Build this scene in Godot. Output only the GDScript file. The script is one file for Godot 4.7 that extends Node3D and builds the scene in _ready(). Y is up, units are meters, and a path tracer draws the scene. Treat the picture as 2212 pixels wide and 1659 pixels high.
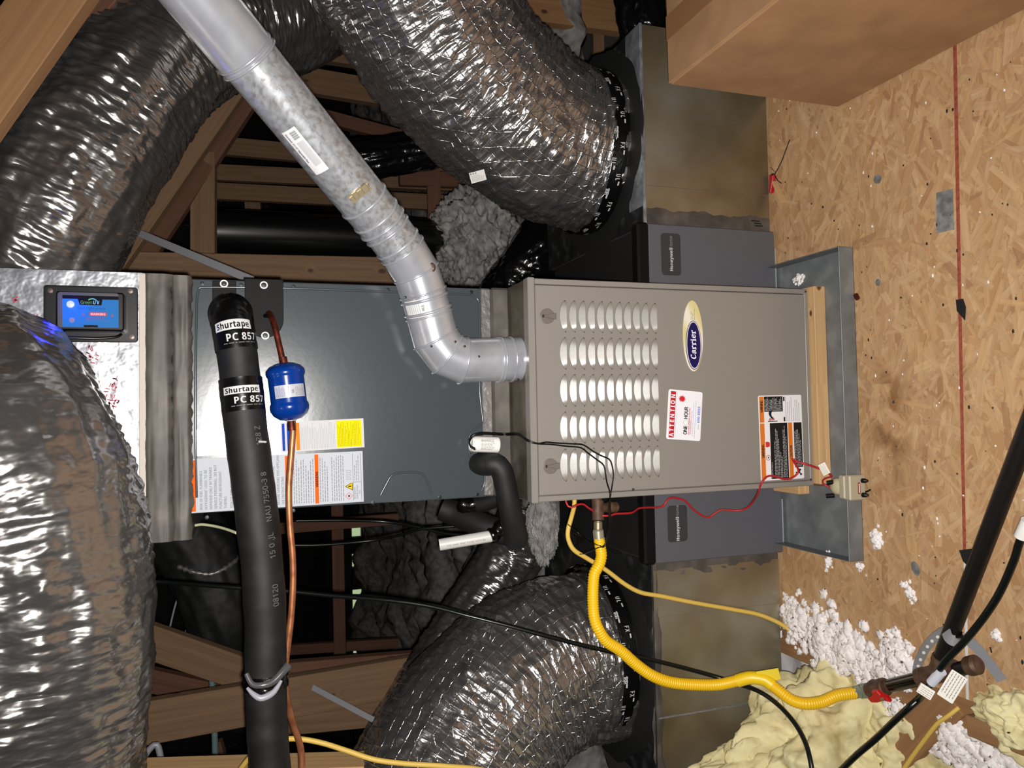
extends Node3D

func _ready() -> void:
	# camera: a phone held sideways, so the picture lies on its side (world up points to its left)
	var cam := Camera3D.new()
	cam.name = "camera"
	add_child(cam)
	cam.transform = Transform3D(Basis(Vector3(-0.019549, -0.946032, 0.323484), Vector3(0.999211, -0.007297, 0.039043), Vector3(-0.034576, 0.323992, 0.945428)), Vector3(-0.04854, 1.48372, 1.71047)).orthonormalized()
	cam.fov = rad_to_deg(2.0 * atan(829.5 / 1661.0))
	cam.near = 0.02
	cam.far = 60.0
	# closed attic: a pale overcast sky shows only through the eave gaps
	var we := WorldEnvironment.new()
	we.name = "environment"
	var env := Environment.new()
	env.background_mode = Environment.BG_COLOR
	env.background_color = Color(0.72, 0.8, 0.62)
	env.background_energy_multiplier = 0.8
	env.tonemap_mode = Environment.TONE_MAPPER_LINEAR
	env.tonemap_exposure = 1.0
	env.sdfgi_enabled = true
	env.ssao_enabled = true
	env.ssil_enabled = true
	we.environment = env
	add_child(we)
	# the phone's flash beside the lens
	var flash := SpotLight3D.new()
	flash.name = "phone_flash"
	flash.light_color = Color(1.0, 0.985, 0.965)
	flash.light_energy = 5.2
	flash.light_size = 0.006
	flash.spot_range = 30.0
	flash.spot_attenuation = 2.0
	flash.spot_angle = 66.0
	flash.spot_angle_attenuation = 1.0
	flash.shadow_enabled = true
	flash.transform = Transform3D(cam.transform.basis, Vector3(-0.068, 1.471, 1.705))
	add_child(flash)
	make_materials()
	build_shell()
	build_furnace()
	build_coil()
	build_supply_plenum()
	build_returns()
	build_ducts()
	build_flue()
	build_pan()
	build_lines()
	build_gas()
	build_wires()
	build_carton()
	build_insulation()
	build_lumber()
	build_background()
	build_litter()

var M := {}

func make_materials() -> void:
	# oriented strand board: flakes laid over each other, each with its own tone and grain
	M.osb = osb_material()
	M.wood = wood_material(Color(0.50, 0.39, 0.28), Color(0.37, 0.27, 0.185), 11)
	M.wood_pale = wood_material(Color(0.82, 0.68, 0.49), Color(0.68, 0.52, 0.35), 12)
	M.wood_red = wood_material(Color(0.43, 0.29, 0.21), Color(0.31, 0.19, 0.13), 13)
	M.cut_red = mat(Color(0.66, 0.24, 0.15), 0.8)
	M.taupe = mat(Color(0.515, 0.495, 0.47), 0.34)
	relief(triplanar(M.taupe, 14.0), grey_texture(noise(3, 0.03, 3), 256), 0.004)
	M.taupe_top = textured(mat(Color(0.50, 0.48, 0.45), 0.36, 0.35), ramp_texture(noise(8, 0.008, 4), [[0.0, Color(0.55, 0.5, 0.42)], [0.45, Color(0.8, 0.78, 0.72)], [0.6, Color(0.7, 0.68, 0.62)], [1.0, Color(1, 1, 1)]], 256), 2.0)
	M.latch = mat(Color(0.40, 0.375, 0.345), 0.5)
	M.dark_slot = mat(Color(0.06, 0.055, 0.05), 0.7)
	M.coil_grey = mat(Color(0.25, 0.272, 0.29), 0.2)
	relief(triplanar(M.coil_grey, 9.0), grey_texture(noise(4, 0.02, 4), 256), 0.004)
	M.black_plastic = mat(Color(0.025, 0.025, 0.027), 0.32)
	M.gasket = mat(Color(0.02, 0.02, 0.021), 0.6)
	M.gasket.metallic_specular = 0.3
	M.wood_joist = wood_material(Color(0.62, 0.465, 0.31), Color(0.49, 0.345, 0.22), 14)
	M.black_matte = mat(Color(0.07, 0.07, 0.072), 0.65)
	M.black_rubber = textured(mat(Color(0.5, 0.5, 0.5), 0.62), ramp_texture(noise(21, 0.02, 4), [[0.0, Color(0.12, 0.12, 0.12)], [0.6, Color(0.18, 0.18, 0.185)], [1.0, Color(0.32, 0.32, 0.32)]], 256), 3.0)
	M.black_tape = mat(Color(0.035, 0.035, 0.037), 0.22)
	relief(triplanar(M.black_tape, 8.0), grey_texture(noise(22, 0.03, 3), 256), 0.08)
	M.screw = mat(Color(0.45, 0.45, 0.46), 0.35, 0.9)
	M.screw_dark = mat(Color(0.16, 0.16, 0.17), 0.4, 0.7)
	M.white_plastic = mat(Color(0.9, 0.89, 0.87), 0.4)
	M.copper = textured(mat(Color(0.78, 0.60, 0.48), 0.42, 0.65), ramp_texture(noise(23, 0.015, 4), [[0.0, Color(0.66, 0.52, 0.46)], [0.5, Color(0.92, 0.77, 0.66)], [1.0, Color(1, 0.9, 0.8)]], 256), 5.0)
	M.copper_burnt = textured(mat(Color(0.7, 0.5, 0.4), 0.5, 0.6), ramp_texture(noise(24, 0.03, 4), [[0.0, Color(0.25, 0.12, 0.08)], [0.5, Color(0.5, 0.28, 0.2)], [1.0, Color(0.8, 0.45, 0.35)]], 256), 6.0)
	M.blue_paint = mat(Color(0.02, 0.19, 0.50), 0.2)
	M.brass = mat(Color(0.66, 0.61, 0.49), 0.4, 0.75)
	M.iron_brown = textured(mat(Color(0.42, 0.33, 0.27), 0.6, 0.2), ramp_texture(noise(25, 0.03, 4), [[0.0, Color(0.6, 0.5, 0.42)], [1.0, Color(1, 1, 1)]], 256), 5.0)
	M.iron_black = mat(Color(0.085, 0.075, 0.07), 0.42, 0.2)
	relief(triplanar(M.iron_black, 6.0), grey_texture(noise(26, 0.05, 3), 256), 0.03)
	M.yellow_gas = mat(Color(0.93, 0.74, 0.09), 0.38)
	M.yellow_cable = mat(Color(0.86, 0.72, 0.34), 0.5)
	M.red_wire = mat(Color(0.66, 0.11, 0.13), 0.45)
	M.red_paint = mat(Color(0.72, 0.05, 0.06), 0.35)
	M.green_black = mat(Color(0.05, 0.065, 0.06), 0.3)
	# galvanised sheet: spangle, with grey-brown stain on the old flue
	M.galv = textured(mat(Color(0.70, 0.71, 0.73), 0.42, 0.6), ramp_texture(noise(32, 0.012, 5), [[0.0, Color(0.62, 0.62, 0.62)], [0.5, Color(0.86, 0.87, 0.88)], [1.0, Color(1, 1, 1)]], 512), 2.2)
	M.galv.roughness_texture = grey_texture(noise(33, 0.05, 3), 256)
	M.galv.roughness = 0.75
	M.flue = textured(mat(Color(0.80, 0.81, 0.83), 0.34, 0.55), ramp_texture(noise(34, 0.045, 5), [[0.0, Color(0.60, 0.56, 0.52)], [0.38, Color(0.78, 0.765, 0.75)], [0.5, Color(0.88, 0.89, 0.9)], [1.0, Color(1, 1, 1)]], 512), 2.6)
	M.flue_clean = textured(mat(Color(0.83, 0.84, 0.86), 0.26, 0.55), ramp_texture(noise(35, 0.02, 4), [[0.0, Color(0.8, 0.8, 0.82)], [1.0, Color(1, 1, 1)]], 256), 2.0)
	M.pan = textured(mat(Color(0.51, 0.525, 0.53), 0.5, 0.3), ramp_texture(noise(36, 0.012, 5), [[0.0, Color(0.78, 0.78, 0.79)], [0.5, Color(0.9, 0.9, 0.91)], [0.68, Color(0.94, 0.94, 0.94)], [0.74, Color(1.0, 1.0, 1.0)], [1.0, Color(1, 1, 1)]], 512), 1.6)
	# return boxes: dull galvanised, water-stained
	M.return_tin = textured(mat(Color(0.72, 0.70, 0.65), 0.34, 0.72), ramp_texture(noise(37, 0.004, 4), [[0.0, Color(0.66, 0.60, 0.50)], [0.45, Color(0.82, 0.78, 0.70)], [0.65, Color(0.88, 0.87, 0.82)], [1.0, Color(0.98, 0.98, 0.97)]], 512), 1.0)
	M.mastic_dark = textured(mat(Color(0.5, 0.5, 0.5), 0.55), ramp_texture(noise(38, 0.012, 5), [[0.0, Color(0.10, 0.10, 0.105)], [0.5, Color(0.2, 0.2, 0.21)], [0.75, Color(0.36, 0.37, 0.38)], [1.0, Color(0.6, 0.62, 0.62)]], 512), 2.0)
	relief(M.mastic_dark, grey_texture(noise(39, 0.03, 4), 256), 0.1)
	M.mastic = textured(mat(Color(0.60, 0.585, 0.57), 0.55, 0.1), ramp_texture(noise(40, 0.008, 4), [[0.0, Color(0.36, 0.34, 0.33)], [0.5, Color(0.5, 0.48, 0.46)], [1.0, Color(0.72, 0.69, 0.66)]], 512), 1.6)
	relief(M.mastic, grey_texture(noise(41, 0.012, 4), 256), 0.12)
	M.foil_tape = mat(Color(0.50, 0.48, 0.47), 0.4, 0.6)
	relief(triplanar(M.foil_tape, 4.0), grey_texture(noise(42, 0.015, 4), 512), 0.12)
	M.foil = mat(Color(0.76, 0.77, 0.79), 0.33, 0.82)
	relief(triplanar(M.foil, 3.0), grey_texture(noise(43, 0.009, 4), 512), 0.22)
	# flexible duct jackets: metallised film, crumpled
	var soft := grey_texture(noise(51, 0.012, 4), 512)
	M.jacket = mat(Color(0.66, 0.645, 0.635), 0.25, 0.91)
	relief(M.jacket, streaks(55, 1.0, 22.0, 512), 0.3)
	M.jacket_scrim = mat(Color(0.74, 0.73, 0.73), 0.24, 0.92)
	relief(M.jacket_scrim, scrim_texture(), 0.5)
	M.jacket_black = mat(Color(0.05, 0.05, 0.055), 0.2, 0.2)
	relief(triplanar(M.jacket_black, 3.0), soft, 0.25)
	M.cardboard = textured(mat(Color(0.665, 0.51, 0.365), 0.75), ramp_texture(noise(61, 0.01, 4), [[0.0, Color(0.88, 0.86, 0.84)], [1.0, Color(1, 1, 1)]], 256), 2.0)
	relief(M.cardboard, grey_texture(noise(62, 0.05, 3), 256), 0.02)
	M.carton_tape = mat(Color(0.55, 0.40, 0.27), 0.3)
	M.cabinet = mat(Color(0.33, 0.33, 0.355), 0.5)
	M.badge_dark = mat(Color(0.20, 0.205, 0.215), 0.4)
	M.batt = textured(mat(Color(0.90, 0.87, 0.70), 0.95), ramp_texture(noise(71, 0.012, 5), [[0.0, Color(0.72, 0.66, 0.55)], [0.5, Color(0.96, 0.94, 0.9)], [1.0, Color(1, 1, 1)]], 512), 1.8)
	relief(M.batt, grey_texture(noise(72, 0.02, 5), 512), 0.35)
	M.fluff = mat(Color(0.93, 0.905, 0.90), 0.95)
	M.fluff_grey = textured(mat(Color(0.72, 0.71, 0.70), 0.95), ramp_texture(noise(75, 0.03, 5), [[0.0, Color(0.45, 0.44, 0.44)], [0.5, Color(0.78, 0.77, 0.77)], [1.0, Color(1, 1, 1)]], 512), 1.2)
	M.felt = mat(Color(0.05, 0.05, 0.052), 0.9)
	M.drywall = mat(Color(0.35, 0.34, 0.33), 0.9)
	M.strap = mat(Color(0.58, 0.58, 0.60), 0.5, 0.2)
	M.grey_tape = textured(mat(Color(0.60, 0.595, 0.59), 0.6), ramp_texture(noise(81, 0.02, 4), [[0.0, Color(0.6, 0.6, 0.6)], [1.0, Color(1, 1, 1)]], 256), 6.0)

func wood_material(pale: Color, dark: Color, sd: int) -> StandardMaterial3D:
	var w := 256
	var h := 512
	var f := noise(sd, 1.0, 3)
	var k := noise(sd + 50, 1.0, 2)
	var data := PackedByteArray()
	data.resize(w * h * 3)
	var knots := []
	var rng := RandomNumberGenerator.new()
	rng.seed = sd
	for i in 4: knots.append(Vector3(rng.randf(), rng.randf(), rng.randf_range(0.02, 0.045)))
	for y in h:
		for x in w:
			var p := Vector2(float(x) / w, float(y) / h)
			var bend := 0.0
			var kn := 0.0
			for q in knots:
				var d := Vector2(p.x - q.x, (p.y - q.y) * 2.2)
				var e: float = exp(-d.length_squared() / (q.z * q.z * 2.0))
				bend += e * 0.12 * signf(d.x)
				kn = maxf(kn, smoothstep(0.62, 0.9, e))
			var g := f.get_noise_2d((p.x + bend) * 14.0, p.y * 1.1) * 0.5 + 0.5
			var fine := k.get_noise_2d((p.x + bend) * 70.0, p.y * 4.0) * 0.5 + 0.5
			var c := dark.lerp(pale, clampf(g * 0.75 + fine * 0.4, 0, 1)).lerp(Color(0.26, 0.14, 0.08), kn * 0.85)
			var o := (y * w + x) * 3
			data[o] = c.r8
			data[o + 1] = c.g8
			data[o + 2] = c.b8
	var m := mat(Color.WHITE, 0.78)
	m.albedo_texture = ImageTexture.create_from_image(Image.create_from_data(w, h, false, Image.FORMAT_RGB8, data))
	m.uv1_scale = Vector3(3.2, 0.9, 1)
	return m

func osb_material() -> StandardMaterial3D:
	var n := 1536
	var data := PackedByteArray()
	data.resize(n * n * 3)
	for i in range(0, n * n * 3, 3):
		data[i] = 178
		data[i + 1] = 138
		data[i + 2] = 96
	var bump := PackedByteArray()
	bump.resize(n * n)
	var rng := RandomNumberGenerator.new()
	rng.seed = 77
	var tones := [Color8(207, 171, 130), Color8(200, 163, 122), Color8(212, 177, 136), Color8(196, 157, 116), Color8(190, 150, 110), Color8(206, 166, 120), Color8(186, 146, 107), Color8(168, 126, 90)]
	for k in 6500:
		var big := rng.randf() < 0.55
		var hl := rng.randf_range(22, 62) if big else rng.randf_range(5, 24)
		var hw := rng.randf_range(4, 12) if big else rng.randf_range(1.5, 5)
		var cx := rng.randf() * n
		var cy := rng.randf() * n
		var a := rng.randfn(0.0, 0.7)
		var t: Color = tones[rng.randi_range(0, 5) if rng.randf() < 0.93 else rng.randi_range(6, 7)]
		t = t * rng.randf_range(0.96, 1.025)
		var ca := cos(a)
		var sa := sin(a)
		var skew := rng.randf_range(-0.7, 0.7)
		var grain := rng.randi()
		var r := int(hl + hw) + 1
		var ex := int(absf(ca) * hl + absf(sa) * hw) + 2
		var ey := int(absf(sa) * hl + absf(ca) * hw) + 2
		var lift := rng.randi_range(60, 230)
		for y in range(-ey, ey + 1):
			var py := posmod(int(cy) + y, n) * n
			for x in range(-ex, ex + 1):
				var s := x * ca + y * sa
				var w := -x * sa + y * ca
				if absf(w) > hw or absf(s + w * skew) > hl: continue
				var o := py + posmod(int(cx) + x, n)
				var g := 0.93 + 0.07 * float((int(w * 0.8 + 100.0) * 7919 + grain) & 255) / 255.0
				if absf(w) > hw - 1.2: g *= 0.93
				data[o * 3] = clampi(int(t.r * 178.0 * g + data[o * 3] * 0.3), 0, 255)
				data[o * 3 + 1] = clampi(int(t.g * 178.0 * g + data[o * 3 + 1] * 0.3), 0, 255)
				data[o * 3 + 2] = clampi(int(t.b * 178.0 * g + data[o * 3 + 2] * 0.3), 0, 255)
				bump[o] = lift
	# water stain in front of the pan and soft toning from board to board
	var blot := noise(78, 0.006, 5)
	for y in n:
		for x in n:
			var wx := fposmod(float(x) / n / 0.75 + 0.75, 1.0 / 0.75) - 0.75
			var wz := fposmod(float(y) / n / 0.75 + 0.3, 1.0 / 0.75) - 0.3
			var v := blot.get_noise_2d(x, y)
			var st := exp(-(pow((wx + 0.10) / 0.13, 2.0) + pow((wz - 0.225) / 0.055, 2.0))) * clampf(0.55 + v * 2.2, 0.0, 1.0)
			if st < 0.03: continue
			var o := (y * n + x) * 3
			data[o] = int(data[o] * (1.0 - 0.30 * st))
			data[o + 1] = int(data[o + 1] * (1.0 - 0.38 * st))
			data[o + 2] = int(data[o + 2] * (1.0 - 0.48 * st))
	var m := mat(Color(0.975, 0.965, 0.95), 0.72)
	m.albedo_texture = ImageTexture.create_from_image(Image.create_from_data(n, n, false, Image.FORMAT_RGB8, data))
	relief(m, ImageTexture.create_from_image(Image.create_from_data(n, n, false, Image.FORMAT_L8, bump)), 0.05)
	m.uv1_scale = Vector3(0.75, 0.75, 0.75)
	return m

# reinforcing threads of the duct film: a skewed net standing proud, over soft crumpling
func scrim_texture() -> ImageTexture:
	var n := 1024
	var f1 := noise(52, 0.006, 3)
	f1.fractal_type = FastNoiseLite.FRACTAL_RIDGED
	var base := streaks(57, 0.9, 20.0, 512).get_image()
	base.resize(n, n, Image.INTERPOLATE_CUBIC)
	var f2 := noise(53, 0.014, 3)
	f2.fractal_type = FastNoiseLite.FRACTAL_RIDGED
	var fold := noise_image(f2, n)
	var data := PackedByteArray()
	data.resize(n * n)
	var a := base.get_data()
	var b := fold.get_data()
	for y in n:
		for x in n:
			var wob := (a[y * n + x] - 128) * 0.02
			var t := 0.0
			for s in [x + wob, y + wob]:
				var d := absf(fposmod(s, 64.0) - 32.0)
				t = maxf(t, 1.0 - d / 2.5)
			var d2 := absf(fposmod(x + y + wob, 128.0) - 64.0)
			t = maxf(t, (1.0 - d2 / 2.5) * 0.8)
			data[y * n + x] = clampi(int(a[y * n + x] * 0.6 + b[y * n + x] * 0.14 + 62.0 * maxf(t, 0.0)), 0, 255)
	return ImageTexture.create_from_image(Image.create_from_data(n, n, false, Image.FORMAT_L8, data))

# slab of board with a slanted front edge: corners (x, z) seen from above, top at y
func board(poly: Array, y: float, th: float) -> ArrayMesh:
	var b := MB.new()
	var k := poly.size()
	for i in range(1, k - 1):
		var t := [poly[0], poly[i], poly[i + 1]]
		var q := t.map(func(p): return Vector3(p.x, y, p.y))
		var w := t.map(func(p): return Vector3(p.x, y - th, p.y))
		b.tri(q[0], q[1], q[2], t[0], t[1], t[2])
		b.tri(w[0], w[2], w[1], t[0], t[2], t[1])
	for i in k:
		var p: Vector2 = poly[i]
		var q: Vector2 = poly[(i + 1) % k]
		b.quad(Vector3(p.x, y - th, p.y), Vector3(q.x, y - th, q.y), Vector3(q.x, y, q.y), Vector3(p.x, y, p.y), p, q, q, p)
	return b.done()

func build_shell() -> void:
	var floor_root := Node3D.new()
	floor_root.name = "floor"
	add_child(floor_root)
	floor_root.set_meta("kind", "structure")
	floor_root.set_meta("label", "oriented strand board decking that the furnace stands on")
	# counter-clockwise seen from above means z falls as x grows on the far edge
	var seam := func(x: float) -> float: return 0.4306 + 0.0236 * x
	put("osb_panel", board([Vector2(-0.70, seam.call(-0.70) - 0.003), Vector2(2.1, seam.call(2.1) - 0.003), Vector2(2.1, -0.79), Vector2(-0.70, -0.79)], 0.0, 0.018), M.osb, floor_root)
	put("osb_panel", board([Vector2(-0.70, 1.66), Vector2(2.1, 1.66), Vector2(2.1, seam.call(2.1) + 0.003), Vector2(-0.70, seam.call(-0.70) + 0.003)], 0.0, 0.0175), M.osb, floor_root)
	put("osb_panel", board([Vector2(-0.70, 3.2), Vector2(2.1, 3.2), Vector2(2.1, 1.665), Vector2(-0.70, 1.665)], 0.0, 0.018), M.osb, floor_root)
	# red edge sealer along the joint
	var red := textured(mat(Color(0.63, 0.33, 0.25), 0.7), ramp_texture(noise(91, 0.03, 4), [[0.0, Color(0.75, 0.7, 0.66)], [0.55, Color(0.95, 0.9, 0.88)], [1.0, Color(1, 1, 1)]], 256), 9.0)
	put("edge_sealer", board([Vector2(-0.38, seam.call(-0.38) + 0.0042), Vector2(0.98, seam.call(0.98) + 0.005), Vector2(0.98, seam.call(0.98) - 0.0045), Vector2(-0.38, seam.call(-0.38) - 0.0035)], 0.0006, 0.003), red, floor_root)
	var joints := mat(Color(0.85, 0.83, 0.82), 0.8)
	put("joint_filler", board([Vector2(-0.70, seam.call(-0.70) + 0.004), Vector2(-0.36, seam.call(-0.36) + 0.004), Vector2(-0.36, seam.call(-0.36) - 0.002), Vector2(-0.70, seam.call(-0.70) - 0.003)], 0.0004, 0.003), joints, floor_root)
	struct("ceiling", span_box(Vector3(-7.2, -0.34, -8.4), Vector3(5.2, -0.30, 3.4)), M.drywall, "ceiling board of the room below the attic")
	# roof: felt-black sheathing that falls to the eave at the back
	var lean := atan2(3.9, 10.6)
	var mid := Vector3(-1.0, 2.62, -1.95)
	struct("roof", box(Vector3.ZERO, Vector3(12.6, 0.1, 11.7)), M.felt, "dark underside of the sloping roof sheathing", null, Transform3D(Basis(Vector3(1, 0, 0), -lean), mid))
	var roof_back := Node3D.new()
	roof_back.name = "wall_back"
	add_child(roof_back)
	roof_back.set_meta("kind", "structure")
	roof_back.set_meta("label", "low eave wall at the back with gaps that let daylight in")
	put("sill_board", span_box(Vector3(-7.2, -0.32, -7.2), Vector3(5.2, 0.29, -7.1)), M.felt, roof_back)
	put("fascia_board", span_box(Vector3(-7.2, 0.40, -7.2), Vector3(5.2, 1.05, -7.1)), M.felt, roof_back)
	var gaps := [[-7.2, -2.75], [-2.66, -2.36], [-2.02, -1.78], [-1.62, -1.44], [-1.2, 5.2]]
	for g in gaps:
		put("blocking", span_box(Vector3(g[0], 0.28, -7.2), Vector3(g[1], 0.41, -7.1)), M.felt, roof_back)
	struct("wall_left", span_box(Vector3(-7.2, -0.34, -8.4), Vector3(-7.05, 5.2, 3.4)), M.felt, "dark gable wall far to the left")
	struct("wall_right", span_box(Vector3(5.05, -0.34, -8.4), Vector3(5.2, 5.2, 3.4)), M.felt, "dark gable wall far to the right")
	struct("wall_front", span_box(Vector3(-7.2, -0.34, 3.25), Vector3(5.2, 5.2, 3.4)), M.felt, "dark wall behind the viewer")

func louver_mesh(w: float, h: float, d: float) -> ArrayMesh:
	# a flat scoop that leans out to a straight lower lip, with a low rim round its arched back
	var b := MB.new()
	var k := 20
	var m := 3
	var p := PackedVector3Array()
	var uv := PackedVector2Array()
	for i in m + 1:
		for j in k + 1:
			var t := -1.0 + 2.0 * j / k
			var top := h * pow(maxf(0.0, 1.0 - t * t), 0.6)
			var y := top * i / m
			p.append(Vector3(t * w / 2, y, (d * (1.0 - y / h) + 0.0012) * (1.0 - pow(absf(t), 6.0))))
			uv.append(Vector2(j, i))
	b.grid(m + 1, k + 1, p, uv)
	for j in k:
		var a := p[m * (k + 1) + j]
		var c := p[m * (k + 1) + j + 1]
		b.quad(a, c, Vector3(c.x, c.y + 0.001, -0.0005), Vector3(a.x, a.y + 0.001, -0.0005))
		var e := p[j]
		var f := p[j + 1]
		b.quad(Vector3(e.x, -0.0012, e.z - 0.0004), Vector3(f.x, -0.0012, f.z - 0.0004), f, e)
		b.quad(Vector3(e.x, -0.0012, -0.0005), Vector3(f.x, -0.0012, -0.0005), Vector3(f.x, -0.0012, f.z - 0.0004), Vector3(e.x, -0.0012, e.z - 0.0004))
	return b.done()

func build_furnace() -> void:
	var f := thing("furnace", "taupe upright gas furnace with louvered front door and oval blue badge", "furnace", Vector3(0, 0, 0))
	put("casing", span_box(Vector3(-0.2665, 0.04, -0.74), Vector3(0.2665, 0.853, -0.012), 0.002), M.taupe, f)
	put("side_flange", span_box(Vector3(0.253, 0.042, -0.02), Vector3(0.2665, 0.835, 0.0), 0.0015), M.taupe, f)
	put("side_flange", span_box(Vector3(-0.2665, 0.042, -0.02), Vector3(-0.253, 0.835, 0.0), 0.0015), M.taupe, f)
	put("top_rail", span_box(Vector3(-0.269, 0.8365, -0.03), Vector3(0.269, 0.8545, 0.004), 0.0025), M.taupe, f)
	put("top_plate", span_box(Vector3(-0.2645, 0.850, -0.74), Vector3(0.2645, 0.8542, -0.004), 0.001), M.taupe_top, f)
	put("bottom_rail", span_box(Vector3(-0.2665, 0.04, -0.03), Vector3(0.2665, 0.052, -0.001), 0.0015), M.taupe, f)
	var door := put("door", span_box(Vector3(-0.2515, 0.053, -0.02), Vector3(0.2515, 0.834, -0.0005), 0.002), M.taupe, f)
	var lm := louver_mesh(0.079, 0.0152, 0.0072)
	for c in 5:
		for r in 11:
			put("louver", lm, M.taupe, door, at(Vector3(0.1768 - 0.0897 * c, 0.7572 + 0.0018 * c - 0.0246 * r - 0.0001 * c * r, -0.0005)))
	# quarter-turn latches
	for px in [Vector3(0.1762, 0.8050, 0.0000), Vector3(-0.1826, 0.8048, 0.0000)]:
		var l := put("latch", lathe(along(px, Vector3(0, 0, 1)), [Vector2(0.0185, -0.002), Vector2(0.0185, 0.0014), Vector2(0.0172, 0.002), Vector2(0.0, 0.002)], 32), M.latch, f)
		var b := MB.new()
		b.prism(at(px), PackedVector2Array([Vector2(-0.0075, -0.022), Vector2(0.0075, -0.022), Vector2(0.0062, -0.009), Vector2(0.003, 0.002), Vector2(0.003, 0.009), Vector2(-0.003, 0.009), Vector2(-0.003, 0.002), Vector2(-0.0062, -0.009)]), 0.0, 0.006, 0.001)
		put("thumb_turn", b.done(), M.latch, l)
		put("slot", span_box(px + Vector3(-0.0035, 0.0095, 0.001), px + Vector3(0.0035, 0.013, 0.0028)), M.dark_slot, l)
	# oval badge
	var bc := Vector3(0.1340, 0.4052, 0.0000)
	var badge := put("badge", prism(at(bc), oval(0.183, 0.0585), 0.0, 0.0035, 0.0012), badge_gold(), f)
	var ic := Vector3(0.1100, 0.4051, 0.0000)
	put("badge_rim", prism(at(ic), oval(0.1255, 0.046), 0.003, 0.0042), mat(Color(0.12, 0.12, 0.17), 0.3), badge)
	put("badge_border", prism(at(ic), oval(0.122, 0.043), 0.003, 0.0045), mat(Color(0.86, 0.85, 0.9), 0.3), badge)
	put("badge_field", prism(at(ic), oval(0.117, 0.039), 0.003, 0.0048), mat(Color(0.035, 0.03, 0.30), 0.25), badge)
	put("lettering", letters("Carrier", 0.0145, 0.0008, true, true, 0.28), mat(Color(0.93, 0.92, 0.97), 0.35), badge, at(ic + Vector3(0.001, 0.0, 0.0052)))
	sticker("service_sticker", [Vector3(-0.0690, 0.4356, 0.0000), 0.1258, 0.0993, -0.0898], service_print(), f, 0.006)
	sticker("warning_label", [Vector3(-0.1337, 0.1424, -0.0000), 0.2244, 0.1382, 0.0055], warning_print(), f, 0.004)
	for q in [Vector3(0.2594, 0.0481, 0.0000), Vector3(-0.2503, 0.0501, 0.0000), Vector3(-0.2488, 0.5860, 0.0000)]:
		put("screw", lathe(along(q + Vector3(0, 0, -0.001), Vector3(0, 0, 1)), [Vector2(0.0035, 0.0), Vector2(0.003, 0.002), Vector2(0.0, 0.0025)], 12), M.screw, f)

func badge_gold() -> StandardMaterial3D:
	var im := sheet(512, 164, Color(0.84, 0.80, 0.70))
	for x in 512:
		for y in 164:
			var k := sin(x * 0.017 + y * 0.03) * 0.5 + 0.5
			im.set_pixel(x, y, Color(0.80, 0.75, 0.52).lerp(Color(0.88, 0.85, 0.80), k))
	small_print(im, Rect2i(370, 66, 90, 34), 14, 5, Color(0.62, 0.60, 0.52), 5)
	return printed(im, 0.55)

func service_print() -> StandardMaterial3D:
	var im := sheet(640, 440, Color(0.9, 0.9, 0.92))
	im.fill_rect(Rect2i(22, 30, 596, 66), Color(0.70, 0.10, 0.17))
	text(im, "ATTENTION", 34, 89, 74, Color(0.93, 0.93, 0.95), true, 572)
	im.fill_rect(Rect2i(30, 112, 580, 3), Color(0.6, 0.65, 0.8))
	# starburst
	for y in 120:
		for x in 120:
			var p := Vector2(x - 60, y - 60)
			if p.length() < 36 + 20 * absf(fposmod(p.angle() * 14.0 / TAU, 1.0) - 0.5) * 2.0 - 8:
				im.set_pixel(470 + x, 118 + y, Color(0.78, 0.09, 0.16))
	text(im, "ONE", 70, 262, 66, Color(0.06, 0.06, 0.08), true, 112)
	text(im, "HOUR", 270, 262, 66, Color(0.06, 0.06, 0.08), true, 160)
	for y in 70:
		for x in 70:
			var d := Vector2(x - 35, y - 35).length()
			if d < 33: im.set_pixel(192 + x, 205 + y, Color(0.75, 0.75, 0.78) if d > 27 else Color(0.92, 0.92, 0.92))
	text(im, "AIR CONDITIONING & HEATING", 72, 292, 24, Color(0.75, 0.1, 0.18), true, 350)
	small_print(im, Rect2i(80, 300, 330, 16), 9, 4, Color(0.75, 0.25, 0.3), 6)
	small_print(im, Rect2i(60, 330, 500, 14), 12, 5, Color(0.55, 0.62, 0.85), 7)
	small_print(im, Rect2i(30, 358, 560, 12), 12, 5, Color(0.55, 0.62, 0.85), 8)
	text(im, "690-8800", 232, 420, 46, Color(0.30, 0.42, 0.80), true, 220)
	small_print(im, Rect2i(150, 402, 66, 12), 12, 6, Color(0.5, 0.58, 0.85), 9)
	return printed(im, 0.55)

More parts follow.
